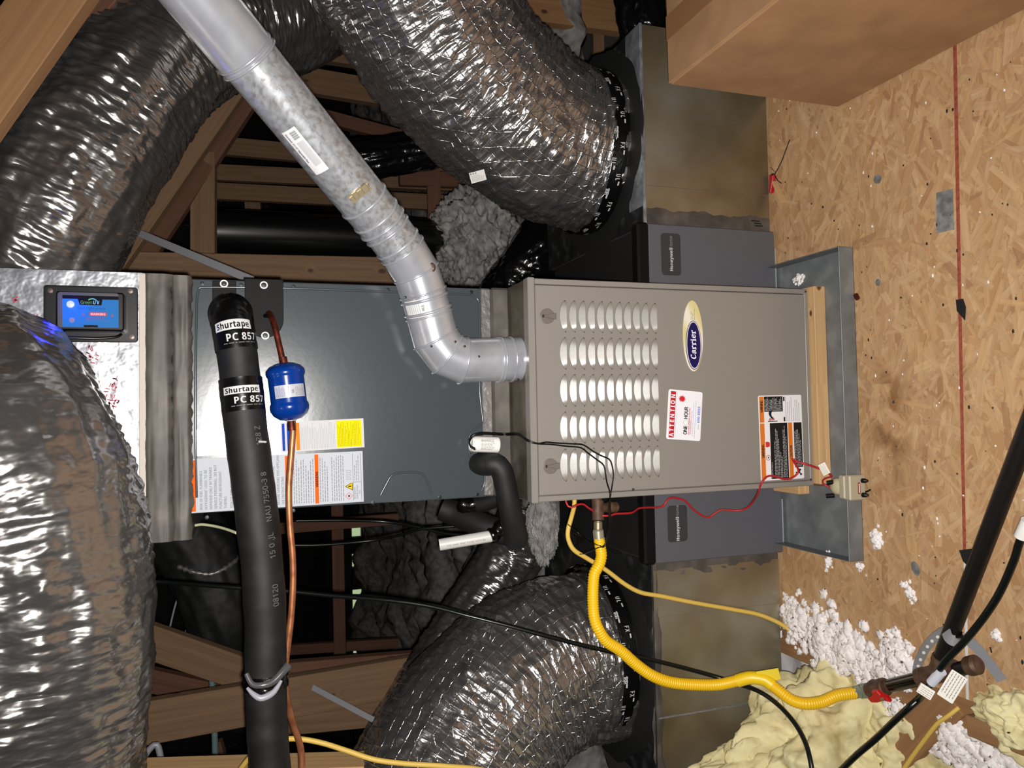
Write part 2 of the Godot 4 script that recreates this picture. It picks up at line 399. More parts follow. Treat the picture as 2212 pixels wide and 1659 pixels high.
func warning_print() -> StandardMaterial3D:
	var im := sheet(900, 460, Color(0.9, 0.89, 0.9))
	var org := Color(0.83, 0.45, 0.13)
	var blk := Color(0.05, 0.045, 0.045)
	var pale := Color(0.62, 0.62, 0.63)
	im.fill_rect(Rect2i(14, 10, 590, 46), org)
	im.fill_rect(Rect2i(614, 10, 274, 46), org)
	text(im, "WARNING", 240, 46, 36, blk, true, 140)
	text(im, "WARNING", 720, 46, 36, blk, true, 120)
	im.fill_rect(Rect2i(14, 112, 590, 186), blk)
	small_print(im, Rect2i(24, 122, 220, 20), 16, 7, pale, 21)
	small_print(im, Rect2i(24, 154, 560, 56), 14, 7, pale, 22)
	small_print(im, Rect2i(24, 214, 270, 30), 14, 7, pale, 23)
	small_print(im, Rect2i(24, 246, 560, 44), 14, 7, pale, 24)
	im.fill_rect(Rect2i(14, 306, 590, 44), org)
	text(im, "CAUTION", 230, 342, 34, blk, true, 130)
	im.fill_rect(Rect2i(124, 366, 480, 86), blk)
	small_print(im, Rect2i(134, 374, 420, 72), 14, 7, pale, 25)
	im.fill_rect(Rect2i(726, 60, 162, 196), blk)
	small_print(im, Rect2i(734, 66, 144, 182), 14, 7, pale, 26)
	small_print(im, Rect2i(620, 286, 262, 160), 20, 4, Color(0.45, 0.45, 0.48), 27)
	im.fill_rect(Rect2i(620, 262, 46, 16), blk)
	im.fill_rect(Rect2i(836, 262, 46, 16), blk)
	# hand over a hot surface, flame, prohibition ring
	for x in 100:
		var top := 150 - int(26.0 * sin(x * 0.03)) - (x / 3)
		im.fill_rect(Rect2i(640 + x, top, 1, 18 + x / 6), blk)
	for k in 4: im.fill_rect(Rect2i(634 + k * 3, 112 + k * 12, 26, 6), blk)
	im.fill_rect(Rect2i(620, 96, 8, 100), blk)
	for k in 3: im.fill_rect(Rect2i(632 + k * 8, 100 + k * 6, 4, 60), Color(0.8, 0.2, 0.2))
	for y in 44:
		var wd := int(30.0 * (0.4 + 0.6 * sin(y / 44.0 * PI * 0.6 + 0.9)))
		im.fill_rect(Rect2i(380 - wd, 62 + y, wd * 2, 1), Color(0.82, 0.16, 0.16))
	for y in 48:
		for x in 60:
			var d := Vector2((x - 30) * 0.8, y - 24).length()
			if d < 23 and d > 18: im.set_pixel(210 + x, 60 + y, Color(0.72, 0.3, 0.33))
	im.fill_rect(Rect2i(232, 80, 18, 10), blk)
	# severed-fan pictogram in the corner
	for y in 86:
		for x in 96:
			var p := Vector2(x - 48, y - 43)
			var a := fposmod(p.angle() / TAU * 3.0, 1.0)
			if p.length() < 38 and (a < 0.34 or p.length() < 10): im.set_pixel(20 + x, 366 + y, blk)
	return printed(im, 0.55)

func build_coil() -> void:
	var zc := -0.14
	var c := thing("evaporator_coil", "dark grey steel evaporator coil cabinet sitting on the furnace top", "coil cabinet")
	put("casing", span_box(Vector3(-0.263, 0.92, -0.72), Vector3(0.2605, 1.62, zc - 0.004), 0.002), M.coil_grey, c)
	put("front_panel", span_box(Vector3(-0.263, 0.928, zc - 0.006), Vector3(0.2605, 1.607, zc), 0.0025), M.coil_grey, c)
	# pressed bead round the panel, dodging the drain and the lower left corner
	var path := [Vector3(-0.2280, 1.5946, -0.1400), Vector3(-0.0482, 1.5966, -0.1400), Vector3(0.1589, 1.5937, -0.1400), Vector3(0.2214, 1.5914, -0.1400), Vector3(0.2361, 1.5865, -0.1400), Vector3(0.2418, 1.5730, -0.1400), Vector3(0.2459, 1.4183, -0.1400), Vector3(0.2452, 1.2051, -0.1400), Vector3(0.2444, 0.9747, -0.1400), Vector3(0.2406, 0.9483, -0.1400), Vector3(0.2269, 0.9340, -0.1400), Vector3(0.1708, 0.9327, -0.1400), Vector3(0.0076, 0.9357, -0.1400), Vector3(-0.0680, 0.9299, -0.1400), Vector3(-0.0852, 0.9375, -0.1400), Vector3(-0.0986, 0.9570, -0.1400), Vector3(-0.1190, 0.9658, -0.1400), Vector3(-0.1594, 0.9641, -0.1400), Vector3(-0.1830, 0.9490, -0.1400), Vector3(-0.1988, 0.9300, -0.1400), Vector3(-0.2300, 0.9282, -0.1400), Vector3(-0.2469, 0.9357, -0.1400)]
	put("pressed_bead", tube(even(path, 0.006), 0.0028, 8), M.coil_grey, c)
	put("pressed_bead", tube(even([Vector3(-0.2448, 1.1874, -0.1400), Vector3(-0.2234, 1.1760, -0.1400), Vector3(-0.1976, 1.1578, -0.1400), Vector3(-0.1926, 1.1217, -0.1400), Vector3(-0.1987, 1.0854, -0.1400), Vector3(-0.2264, 1.0697, -0.1400), Vector3(-0.2470, 1.0631, -0.1400)], 0.006), 0.0028, 8), M.coil_grey, c)
	for q in [Vector3(0.2510, 1.5807, -0.1400), Vector3(0.2504, 1.3832, -0.1400), Vector3(0.2499, 1.1627, -0.1400), Vector3(0.2509, 0.9530, -0.1400), Vector3(-0.2733, 1.5738, -0.1400), Vector3(-0.2691, 1.3881, -0.1400), Vector3(-0.2615, 1.2052, -0.1400), Vector3(-0.2572, 1.0424, -0.1400), Vector3(-0.2555, 0.9467, -0.1400), Vector3(0.2507, 1.4982, -0.1400)]:
		put("screw", lathe(along(q, Vector3(0, 0, 1)), [Vector2(0.0048, 0.0), Vector2(0.0048, 0.0005), Vector2(0.0032, 0.0008), Vector2(0.0032, 0.003), Vector2(0.0, 0.0032)], 6), M.screw_dark, c)
	# black rubber plates the two refrigerant pipes pass through
	var g1 := put("gasket_plate", span_box(Vector3(0.2577, 1.5091, -0.1400) + Vector3(0, 0, 0.0), Vector3(0.1699, 1.5598, -0.1400) + Vector3(0, 0, 0.0025), 0.001), M.gasket, c)
	var pc := Vector3(0.1722, 1.4485, -0.1400)
	var poly := PackedVector2Array()
	for i in 17: poly.append(Vector2(cos(PI + PI * i / 16.0), sin(PI + PI * i / 16.0)) * 0.0425 + Vector2(0, -0.0))
	poly.append(Vector2(0.0425, 0.093))
	poly.append(Vector2(-0.0425, 0.093))
	# the plate hangs from the right edge: rotate so that its round end points to the left
	var g2 := put("gasket_plate", prism(Transform3D(Basis(Vector3(0, 0, 1), -PI / 2), pc), poly, 0.0, 0.003, 0.001), M.gasket, c)
	for q in [Vector3(0.2511, 1.5348, -0.1375), Vector3(0.2509, 1.4490, -0.1370), Vector3(0.1345, 1.4469, -0.1370)]:
		var ring := MB.new()
		ring.lathe(along(q, Vector3(0, 0, 1)), [Vector2(0.0088, 0.0), Vector2(0.0088, 0.0015), Vector2(0.006, 0.0018), Vector2(0.006, 0.0)], 24)
		var w := put("washer", ring.done(), M.white_plastic, c)
		put("screw_head", lathe(along(q, Vector3(0, 0, 1)), [Vector2(0.0052, 0.0), Vector2(0.0052, 0.003), Vector2(0.0, 0.0034)], 6), M.screw_dark, w)
	sticker("rating_label", [Vector3(-0.0971, 1.3198, -0.1400), 0.0691, 0.1899, 0.0298], rating_print(), c)
	sticker("refrigerant_label", [Vector3(-0.1997, 1.4194, -0.1400), 0.1197, 0.3827, 0.0111], refrigerant_print(), c)
	sticker("silver_label", [Vector3(-0.1059, 1.5621, -0.1400), 0.0580, 0.0639, 0.0304], silver_print(), c)
	# taped transition between the coil and the furnace top
	var t := put("foil_tape_band", span_box(Vector3(-0.262, 0.90, -0.71), Vector3(0.262, 0.93, zc - 0.002), 0.004), M.foil_tape, c)
	put("tape_skirt", span_box(Vector3(-0.264, 0.853, -0.715), Vector3(0.264, 0.903, zc + 0.004), 0.006), M.mastic, c)

func dull(m: StandardMaterial3D) -> StandardMaterial3D:
	m.metallic_specular = 0.15
	return m

func rating_print() -> StandardMaterial3D:
	var im := sheet(300, 840, Color(0.78, 0.78, 0.79))
	var blue := Color(0.13, 0.27, 0.66)
	im.fill_rect(Rect2i(14, 14, 272, 26), blue)
	im.fill_rect(Rect2i(14, 62, 272, 26), blue)
	im.fill_rect(Rect2i(14, 150, 272, 36), Color(0.88, 0.5, 0.16))
	small_print(im, Rect2i(20, 200, 260, 340), 16, 4, Color(0.62, 0.62, 0.66), 31)
	im.fill_rect(Rect2i(14, 558, 272, 258), Color(0.88, 0.82, 0.10))
	small_print(im, Rect2i(24, 570, 250, 236), 15, 4, Color(0.56, 0.5, 0.05), 32)
	return dull(printed(im, 0.9))

func refrigerant_print() -> StandardMaterial3D:
	var w := 560
	var h := 1780
	var im := sheet(w, h, Color(0.74, 0.75, 0.78))
	var org := Color(0.85, 0.38, 0.13)
	var ink := Color(0.40, 0.41, 0.44)
	im.fill_rect(Rect2i(14, 20, w - 28, 44), org)
	var y := 128
	for s in ["RISK OF FIRE. FLAMMABLE", "REFRIGERANT USED. TO BE", "REPAIRED ONLY BY TRAINED", "SERVICE PERSONNEL. DO NOT", "PUNCTURE REFRIGERANT", "TUBING.", "RISK OF FIRE. DISPOSE OF", "PROPERLY IN ACCORDANCE", "WITH FEDERAL OR LOCAL", "REGULATIONS.", "", "", "", "", "", "CONSULT REPAIR MANUAL", "BEFORE SERVICING THIS APPLIANCE", "SEE INSTRUCTIONS"]:
		text(im, s, 26, y, 34, ink)
		y += 47 if s != "TUBING." else 60
	im.fill_rect(Rect2i(14, 955, w - 28, 44), org)
	small_print(im, Rect2i(26, 1040, w - 60, 380), 25, 8, Color(0.52, 0.53, 0.56), 41)
	im.fill_rect(Rect2i(14, 1262, w - 28, 40), org)
	text(im, "WARNING", 190, 1296, 38, Color(0.2, 0.08, 0.03), true, 170)
	small_print(im, Rect2i(26, 1440, w - 60, 130), 24, 8, Color(0.52, 0.53, 0.56), 42)
	# pictograms: flame diamond, warning triangle, book
	for yy in 84:
		for x in 84:
			var d := absf(x - 42) + absf(yy - 42)
			if d < 42 and d > 35: im.set_pixel(30 + x, 1580 + yy, Color(0.8, 0.35, 0.35))
			elif d < 14: im.set_pixel(30 + x, 1580 + yy, Color(0.15, 0.1, 0.1))
			var half := yy * 0.56
			if absf(x - 48) < half: im.set_pixel(130 + x, 1580 + yy, Color(0.9, 0.74, 0.1) if absf(x - 48) < half - 6 and yy < 78 else Color(0.15, 0.12, 0.05))
			if absf(x - 48) < 7 and yy > 36 and yy < 68: im.set_pixel(130 + x, 1580 + yy, Color(0.1, 0.08, 0.05))
	for k in 3: im.fill_rect(Rect2i(250 + k * 40, 1600, 26, 44), Color(0.5, 0.51, 0.54))
	for k in 3: im.fill_rect(Rect2i(253 + k * 40, 1603, 20, 38), Color(0.74, 0.75, 0.78))
	im.fill_rect(Rect2i(20, 1668, w - 40, 4), ink)
	im.fill_rect(Rect2i(20, 1756, w - 40, 4), ink)
	im.fill_rect(Rect2i(220, 1668, 4, 90), ink)
	text(im, "Refrigerant", 34, 1694, 26, ink)
	text(im, "Safety Group", 34, 1720, 26, ink)
	text(im, "A2L", 90, 1748, 26, ink)
	small_print(im, Rect2i(240, 1684, w - 280, 64), 20, 7, Color(0.52, 0.53, 0.56), 43)
	return dull(printed(im, 0.9))

func silver_print() -> StandardMaterial3D:
	var im := sheet(256, 300, Color(0.78, 0.78, 0.8))
	small_print(im, Rect2i(20, 130, 180, 140), 24, 8, Color(0.6, 0.6, 0.63), 51)
	var m := printed(im, 0.35)
	m.metallic = 0.4
	return m

func build_supply_plenum() -> void:
	var zp := -0.10
	var p := thing("supply_plenum", "shiny foil-faced duct board plenum above the coil with smeared grey sealant", "plenum")
	put("duct_board", span_box(Vector3(-0.318, 1.695, -0.78), Vector3(0.262, 2.62, zp), 0.003), M.foil, p)
	# foil lap strips and torn lining at the bottom edge
	put("foil_lap", span_box(Vector3(-0.3185, 1.712, zp - 0.002), Vector3(-0.05, 2.62, zp + 0.0008)), M.foil, p)
	put("foil_lap", span_box(Vector3(0.2, 1.698, zp - 0.002), Vector3(0.2625, 2.62, zp + 0.0012)), M.foil, p)
	put("board_edge", span_box(Vector3(-0.3185, 1.690, -0.78), Vector3(0.2625, 1.706, zp + 0.0016), 0.002), mat(Color(0.74, 0.70, 0.66), 0.6), p)
	var rim := func(lo: float, hi: float, z0: float, amp: float, sd: int) -> ArrayMesh:
		var f := noise(sd, 1.0, 3)
		var b := MB.new()
		var rows := 10
		var cols := 90
		var pts := PackedVector3Array()
		var uv := PackedVector2Array()
		for i in rows + 1:
			for j in cols + 1:
				var s := float(i) / rows
				var x := lerpf(-0.315, 0.262, float(j) / cols)
				var y := lerpf(hi, lo, s) + (f.get_noise_2d(x * 30.0, s * 0.0 + (0.0 if i < rows / 2 else 9.0)) * 0.006 if i == 0 or i == rows else 0.0)
				var z := z0 + amp * sin(PI * s) + f.get_noise_2d(x * 4.0, y * 70.0) * 0.003
				if i == 0 or i == rows: z = z0 - 0.006
				pts.append(Vector3(x, y, z))
				uv.append(Vector2(x * 1.0, s * 0.08))
		b.grid(rows + 1, cols + 1, pts, uv)
		for j in cols:
			for e in [0, rows]:
				var a := pts[e * (cols + 1) + j]
				var d := pts[e * (cols + 1) + j + 1]
				b.quad(Vector3(a.x, a.y, -0.70), Vector3(d.x, d.y, -0.70), d, a)
		for e in [0, cols]:
			for i in rows:
				var a := pts[i * (cols + 1) + e]
				var d := pts[(i + 1) * (cols + 1) + e]
				b.quad(Vector3(a.x, a.y, -0.70), Vector3(d.x, d.y, -0.70), d, a)
		return b.done()
	put("sealant_band", rim.call(1.640, 1.697, zp + 0.002, 0.003, 61), M.mastic, p)
	put("sealant_band", rim.call(1.602, 1.644, zp - 0.010, 0.005, 62), M.mastic, p)
	# scraps of red print on the foil facing
	var red := mat(Color(0.66, 0.22, 0.30), 0.5)
	var rng := RandomNumberGenerator.new()
	rng.seed = 9
	for q in [Vector3(0.0532, 1.8151, -0.1000), Vector3(0.0629, 1.7936, -0.1000), Vector3(0.0241, 1.8066, -0.1000), Vector3(0.0094, 1.7893, -0.1000), Vector3(-0.0105, 1.7632, -0.1000), Vector3(0.0139, 1.7605, -0.1000), Vector3(0.0921, 1.7979, -0.1000), Vector3(-0.0038, 1.7500, -0.1000), Vector3(-0.2903, 1.7188, -0.1000), Vector3(-0.2939, 1.6956, -0.1000), Vector3(0.1486, 1.9121, -0.1000), Vector3(0.1785, 1.9369, -0.1000)]:
		var b := MB.new()
		for k in 12:
			var ang := rng.randf_range(-0.5, 0.5) + (PI / 2 if k % 2 else 0.0)
			b.box(Transform3D(Basis(Vector3(0, 0, 1), ang), Vector3(rng.randf_range(-0.024, 0.024), rng.randf_range(-0.005, 0.005), 0.0012)), Vector3(rng.randf_range(0.004, 0.011), 0.0024, 0.0006))
		put("red_print", b.done(), red, p, Transform3D(Basis(Vector3(0, 0, 1), rng.randf_range(-0.9, 0.3)), q))
	build_uv_lamp()

func build_uv_lamp() -> void:
	var z := -0.0995
	var o := thing("air_purifier", "black wall plate with a small blue-labelled air purifier unit on the foil plenum", "air purifier")
	var pr := [Vector3(0.1708, 1.7944, -0.0980), 0.1177, 0.1763, 0.0067]
	put("base_plate", prism(Transform3D(Basis(), pr[0]), rounded(pr[1], pr[2], 0.006), -0.002, 0.006, 0.0015), M.black_plastic, o)
	put("plate_rim", prism(Transform3D(Basis(), pr[0]), rounded(pr[1] - 0.008, pr[2] - 0.01, 0.005), 0.0, 0.0068), mat(Color(0.13, 0.13, 0.14), 0.3), o)
	var hr := [Vector3(0.1730, 1.7914, -0.0750), 0.0801, 0.1257, 0.0197]
	put("housing", prism(Transform3D(Basis(), hr[0]), rounded(hr[1], hr[2], 0.006), -0.022, 0.012, 0.003), M.black_plastic, o)
	put("housing_face", prism(Transform3D(Basis(), hr[0] + Vector3(0.002, 0.003, 0)), rounded(hr[1] - 0.006, hr[2] - 0.012, 0.006), 0.0, 0.0132, 0.001), mat(Color(0.24, 0.235, 0.26), 0.4), o)
	# its label reads downwards, so it is turned a quarter clockwise
	var lr := [Vector3(0.1723, 1.7901, -0.0620), 0.0651, 0.1032, 0.0211]
	sticker("label_card", [lr[0], lr[2], lr[1], -PI / 2], uv_print(), o, 0.0, 0.0012)
	for q in [Vector3(0.2172, 1.8692, -0.0900), Vector3(0.2211, 1.7199, -0.0900), Vector3(0.1234, 1.7174, -0.0900), Vector3(0.1148, 1.8666, -0.0900)]:
		put("screw", lathe(along(q, Vector3(0, 0, 1)), [Vector2(0.0055, -0.002), Vector2(0.005, 0.0015), Vector2(0.0, 0.002)], 12), mat(Color(0.42, 0.36, 0.34), 0.4, 0.6), o)
	var led := mat(Color(0.5, 0.55, 1.0), 0.3)
	led.emission_enabled = true
	led.emission = Color(0.35, 0.35, 1.0)
	led.emission_energy_multiplier = 4.0
	var lp := Vector3(0.1863, 1.8270, -0.0595)
	put("indicator_light", lathe(along(lp, Vector3(0, 0, 1)), [Vector2(0.0075, -0.001), Vector2(0.0065, 0.0012), Vector2(0.0, 0.0022)], 20), led, o)
	var glow := OmniLight3D.new()
	glow.name = "indicator_glow"
	glow.light_color = Color(0.12, 0.12, 1.0)
	glow.light_energy = 0.003
	glow.light_size = 0.006
	glow.omni_range = 12.0
	glow.omni_attenuation = 2.0
	glow.shadow_enabled = true
	glow.position = lp + Vector3(0, 0, 0.012)
	add_child(glow)
	var cord := tube(spline([Vector3(0.1288, 1.7375, -0.0880), Vector3(0.1220, 1.7469, -0.0800), Vector3(0.1179, 1.7802, -0.0720), Vector3(0.1171, 1.8287, -0.0600), Vector3(0.1127, 1.8818, -0.0400), Vector3(0.1056, 1.9400, -0.0200), Vector3(0.0990, 1.9802, 0.0000)], 8), 0.0032, 10)
	put("power_lead", cord, M.black_plastic, o)

func uv_print() -> StandardMaterial3D:
	var im := sheet(480, 270, Color(0.16, 0.42, 0.68))
	im.fill_rect(Rect2i(0, 0, 480, 30), Color(0.05, 0.05, 0.09))
	for y in 50: im.fill_rect(Rect2i(130 + y / 3, 30 + y, 210 - y / 2, 1), Color(0.04, 0.045, 0.07))
	text(im, "Green", 152, 72, 40, Color(0.42, 0.62, 0.32), false, 100)
	text(im, "UV", 256, 72, 40, Color(0.55, 0.75, 0.9), true, 62)
	for x in 80: im.fill_rect(Rect2i(220 + x, 30 - int(16.0 * sin(x / 80.0 * PI)) + x / 6, 1, 10), Color(0.45, 0.75, 0.5).lerp(Color(0.3, 0.65, 0.85), x / 80.0))
	text(im, "UV-C Light system", 130, 118, 24, Color(0.10, 0.25, 0.5), false, 240)
	im.fill_rect(Rect2i(228, 142, 150, 30), Color(0.75, 0.25, 0.28))
	text(im, "WARNING", 238, 167, 26, Color(0.93, 0.8, 0.8), true, 130)
	for q in [Vector2i(176, 158), Vector2i(424, 160)]:
		for y in 28:
			im.fill_rect(Rect2i(q.x - y / 2, q.y - 14 + y, y, 1), Color(0.55, 0.33, 0.5))
	small_print(im, Rect2i(200, 184, 220, 40), 14, 6, Color(0.40, 0.36, 0.60), 55)
	for y in 50:
		for x in 56:
			if Vector2(x - 28, y - 25).length() < 24: im.set_pixel(52 + x, 186 + y, Color(0.30, 0.50, 0.72) if Vector2(x - 28, y - 25).length() > 20 else Color(0.55, 0.45, 0.50))
	im.fill_rect(Rect2i(180, 252, 120, 18), Color(0.05, 0.06, 0.09))
	return printed(im, 0.2)

func tape_material() -> StandardMaterial3D:
	var im := sheet(512, 256, Color(0.035, 0.035, 0.037))
	var wh := Color(0.82, 0.82, 0.82)
	for k in 2:
		var x := 20 + k * 256
		var y := 40 + k * 120
		im.fill_rect(Rect2i(x, y, 150, 34), wh)
		text(im, "Shurtape", x + 8, y + 28, 30, Color(0.05, 0.05, 0.05), true, 134)
		text(im, "PC 857", x + 40, y + 76, 40, wh, true, 130)
		small_print(im, Rect2i(x + 30, y + 84, 150, 8), 8, 4, Color(0.45, 0.45, 0.45), 70 + k)
	var m := printed(im, 0.25)
	m.uv1_scale = Vector3(-1, 8, 1)
	m.uv1_offset = Vector3(0.935, 0.0, 0)
	return m

func collar_tape_material() -> StandardMaterial3D:
	var im := sheet(512, 128, Color(0.035, 0.035, 0.037))
	var wh := Color(0.8, 0.8, 0.8)
	for k in 4:
		text(im, ["UL", "181B", "FX", "UL"][k], 10 + k * 128, 52 + (k % 2) * 46, 40, wh, true, 60)
		im.fill_rect(Rect2i(76 + k * 128, 20 + (k % 2) * 50, 34, 10), wh)
	var m := printed(im, 0.25)
	m.uv1_scale = Vector3(-9, 16, 1)
	relief(m, grey_texture(noise(22, 0.03, 3), 256), 0.1)
	return m

func build_filter_cabinet(x0: float, x1: float, zf: float, at_left: bool) -> void:
	var o := thing("filter_cabinet", "grey filter cabinet door with black cap and badge, left of furnace under red wire" if at_left else "grey filter cabinet door with black cap and badge, right of furnace toward the carton", "filter cabinet", Vector3.ZERO, "filter cabinets either side of the furnace")
	put("housing", span_box(Vector3(x0 + 0.003, 0.008, -0.86), Vector3(x1 - 0.003, 0.431, zf - 0.02), 0.002), M.black_matte, o)
	put("door", span_box(Vector3(x0, 0.012, zf - 0.03), Vector3(x1, 0.436, zf), 0.003), M.cabinet, o)
	put("cap", span_box(Vector3(x0 - 0.001, 0.432, zf - 0.034), Vector3(x1 + 0.001, 0.468, zf + 0.006), 0.006), M.gasket, o)
	var bx := (x0 + x1) / 2 + (0.004 if at_left else 0.012)
	var bd := put("badge", prism(at(Vector3(bx, 0.362, zf)), rounded(0.118 if not at_left else 0.1, 0.062, 0.01), -0.001, 0.0015, 0.0006), M.badge_dark, o)
	var wh := mat(Color(0.75, 0.75, 0.77), 0.4)
	put("lettering", letters("Honeywell", 0.0095, 0.0005, true), wh, bd, at(Vector3(bx - 0.015, 0.362, zf + 0.0018)))
	put("lettering", letters("Home", 0.0095, 0.0005, false), mat(Color(0.5, 0.5, 0.52), 0.4), bd, at(Vector3(bx + 0.034, 0.362, zf + 0.0018)))
	put("edge_trim", span_box(Vector3(x0 + 0.02, 0.010, zf - 0.004), Vector3(x1 - 0.05, 0.0135, zf + 0.001)), mat(Color(0.85, 0.86, 0.87), 0.3, 0.8), o)

# smeared sealant on a flat face: ragged strip in the plane z, running up (vertical) or across
func smear(x0: float, y0: float, x1: float, y1: float, z: float, sd: int) -> ArrayMesh:
	var f := noise(sd, 1.0, 3)
	var b := MB.new()
	var up := absf(y1 - y0) > absf(x1 - x0)
	var n := 90
	var w := 8
	var p := PackedVector3Array()
	var uv := PackedVector2Array()
	for i in n + 1:
		for j in w + 1:
			var s := float(i) / n
			var t := float(j) / w
			var rag := f.get_noise_2d(s * 4.0, roundf(t) * 9.0) * 0.014 * absf(t - 0.5) * 2.0
			var q := Vector3(lerpf(x0, x1, t) + rag, lerpf(y0, y1, s), z) if up else Vector3(lerpf(x0, x1, s), lerpf(y0, y1, t) + rag, z)
			q.z += 0.0012 + 0.002 * sin(PI * t) * (0.6 + f.get_noise_2d(s * 6.0, t * 3.0)) if j > 0 and j < w else 0.0
			p.append(q)
			uv.append(Vector2(s, t * 0.1))
	if up:
		b.grid(n + 1, w + 1, p, uv)
	else:
		var p2 := PackedVector3Array()
		var u2 := PackedVector2Array()
		for j in w + 1:
			for i in n + 1:
				p2.append(p[i * (w + 1) + j])
				u2.append(uv[i * (w + 1) + j])
		b.grid(w + 1, n + 1, p2, u2)
	return b.done()

func ring_plate(c: Vector3, r0: float, r1: float, th: float, sd: int) -> ArrayMesh:
	var f := noise(sd, 1.0, 2)
	var b := MB.new()
	var p := PackedVector3Array()
	var uv := PackedVector2Array()
	for i in 4:
		for j in 73:
			var a := TAU * (j % 72) / 72.0
			var r: float = [r1, lerpf(r0, r1, 0.9), lerpf(r0, r1, 0.3), r0][i]
			if i == 0 or i == 1: r += f.get_noise_2d(cos(a) * 2.0, sin(a) * 2.0) * 0.02
			p.append(c + Vector3(cos(a) * r, [0.0, th * 0.6, th, th * 1.6][i], -sin(a) * r))
			uv.append(Vector2(j / 72.0, i * 0.1))
	b.grid(4, 73, p, uv, true)
	return b.done()

func build_returns() -> void:
	build_filter_cabinet(0.272, 0.4645, -0.168, false)
	build_filter_cabinet(-0.4765, -0.272, -0.172, true)
	# right-hand return box
	var r := thing("return_plenum", "galvanised return air box between the filter cabinet and the cardboard carton", "duct box")
	put("box", span_box(Vector3(0.468, 0.006, -0.92), Vector3(1.04, 0.428, -0.194), 0.002), M.return_tin, r)
	put("front_sheet", span_box(Vector3(0.578, 0.008, -0.2), Vector3(1.04, 0.426, -0.192), 0.0008), M.return_tin, r)
	put("top_sheet", span_box(Vector3(0.466, 0.426, -0.92), Vector3(1.042, 0.431, -0.19), 0.0015), M.mastic_dark, r)
	put("bare_strip", span_box(Vector3(0.52, 0.4305, -0.275), Vector3(1.04, 0.4318, -0.192)), M.galv, r)
	put("corner_trim", span_box(Vector3(0.466, 0.423, -0.196), Vector3(1.042, 0.4325, -0.187), 0.002), M.galv, r)
	put("sealant_band", smear(0.463, 0.01, 0.512, 0.425, -0.1935, 81), M.mastic, r)
	put("sealant_band", ring_plate(Vector3(0.765, 0.431, -0.50), 0.24, 0.315, 0.003, 82), M.black_matte, r)
	for k in 3:
		put("marker_stroke", span_box(Vector3(0.483 + 0.007 * k, 0.036 + 0.005 * k, -0.1925), Vector3(0.486 + 0.007 * k, 0.062 + 0.003 * k * k, -0.1885)), M.dark_slot, r)
	# left-hand return box
	var l := thing("return_plenum", "galvanised return air box behind the yellow gas hose and insulation batts", "duct box")
	put("box", span_box(Vector3(-1.10, 0.006, -1.02), Vector3(-0.480, 0.428, -0.204), 0.002), M.return_tin, l)
	put("front_sheet", span_box(Vector3(-0.905, 0.008, -0.208), Vector3(-0.56, 0.424, -0.202), 0.0008), M.return_tin, l)
	put("front_sheet", span_box(Vector3(-0.63, 0.008, -0.206), Vector3(-0.50, 0.424, -0.2005), 0.0008), M.return_tin, l)
	put("top_sheet", span_box(Vector3(-1.102, 0.426, -1.02), Vector3(-0.478, 0.431, -0.2), 0.0015), M.mastic_dark, l)
	put("sealant_band", smear(-0.53, 0.01, -0.474, 0.425, -0.203, 83), M.mastic, l)
	put("sealant_band", smear(-1.10, 0.405, -0.474, 0.431, -0.203, 84), M.mastic, l)
	put("sealant_band", ring_plate(Vector3(-0.80, 0.431, -0.53), 0.24, 0.33, 0.003, 85), M.black_matte, l)
	put("corner_crack", span_box(Vector3(-0.9075, 0.01, -0.206), Vector3(-0.9035, 0.42, -0.1995)), M.galv, l)

# crumpled flexible duct: rings of the inner coil, wrinkles across them, pinches
func flex(called: String, label: String, pts: Array, rad, m: Material, o := {}) -> Node3D:
	var root := thing(called, label, "duct", Vector3.ZERO, "")
	var step: float = o.get("step", 0.005)
	var seg: int = o.get("seg", 120)
	var rib: float = o.get("rib", 0.004)
	var pitch: float = o.get("pitch", 0.042)
	var wr: float = o.get("wrinkle", 0.006)
	var line := even(pts, step)
	var fr := MB.frames(line)
	var f := noise(o.get("seed", 1), 1.0, 2)
	var g := noise(int(o.get("seed", 1)) + 7, 1.0, 3)
	var h := noise(int(o.get("seed", 1)) + 13, 1.0, 2)
	var flat: float = o.get("flat", 0.25)
	var fa: float = o.get("around", 1.4)
	var fs: float = o.get("lengthwise", 26.0)
	var rows := line.size()
	var p := PackedVector3Array()
	var uv := PackedVector2Array()
	var total := step * rows
	for i in rows:
		var s := step * i
		var r0: float = rad.call(float(i) / rows) if rad is Callable else rad
		for j in seg + 1:
			var a := TAU * (j % seg) / seg
			var ca := cos(a)
			var sa := sin(a)
			# streaky folds that run round the duct and drift along it
			var w := 1.0 - 2.0 * absf(f.get_noise_3d(ca * fa + 5.0, sa * fa, s * fs + a * 0.15))
			var big := g.get_noise_3d(ca * 2.2, sa * 2.2, s * 5.0)
			var q := absf(sin(PI * (s + big * 0.012) / pitch))
			var patch := smoothstep(-0.25, 0.3, h.get_noise_3d(ca * 1.5, sa * 1.5, s * 2.6 + 4.0))
			var r := r0 + (rib * (q - 0.6) + wr * (w - 0.6)) * lerpf(flat, 1.0, patch) + big * 0.012
			p.append(line[i] + (fr[i][0] * ca + fr[i][1] * sa) * r)
			uv.append(Vector2(float(j) / seg * roundf(TAU * r0 / 0.5), s / 0.5))
	var b := MB.new()
	b.grid(rows, seg + 1, p, uv, true)
	put("jacket", b.done(), m, root)
	if o.get("cap", false):
		var cb := MB.new()
		cb.lathe(along(line[-1], fr[rows - 1][2]), [Vector2(0.0, -0.004), Vector2(0.001, -0.004)], 8)
	return root

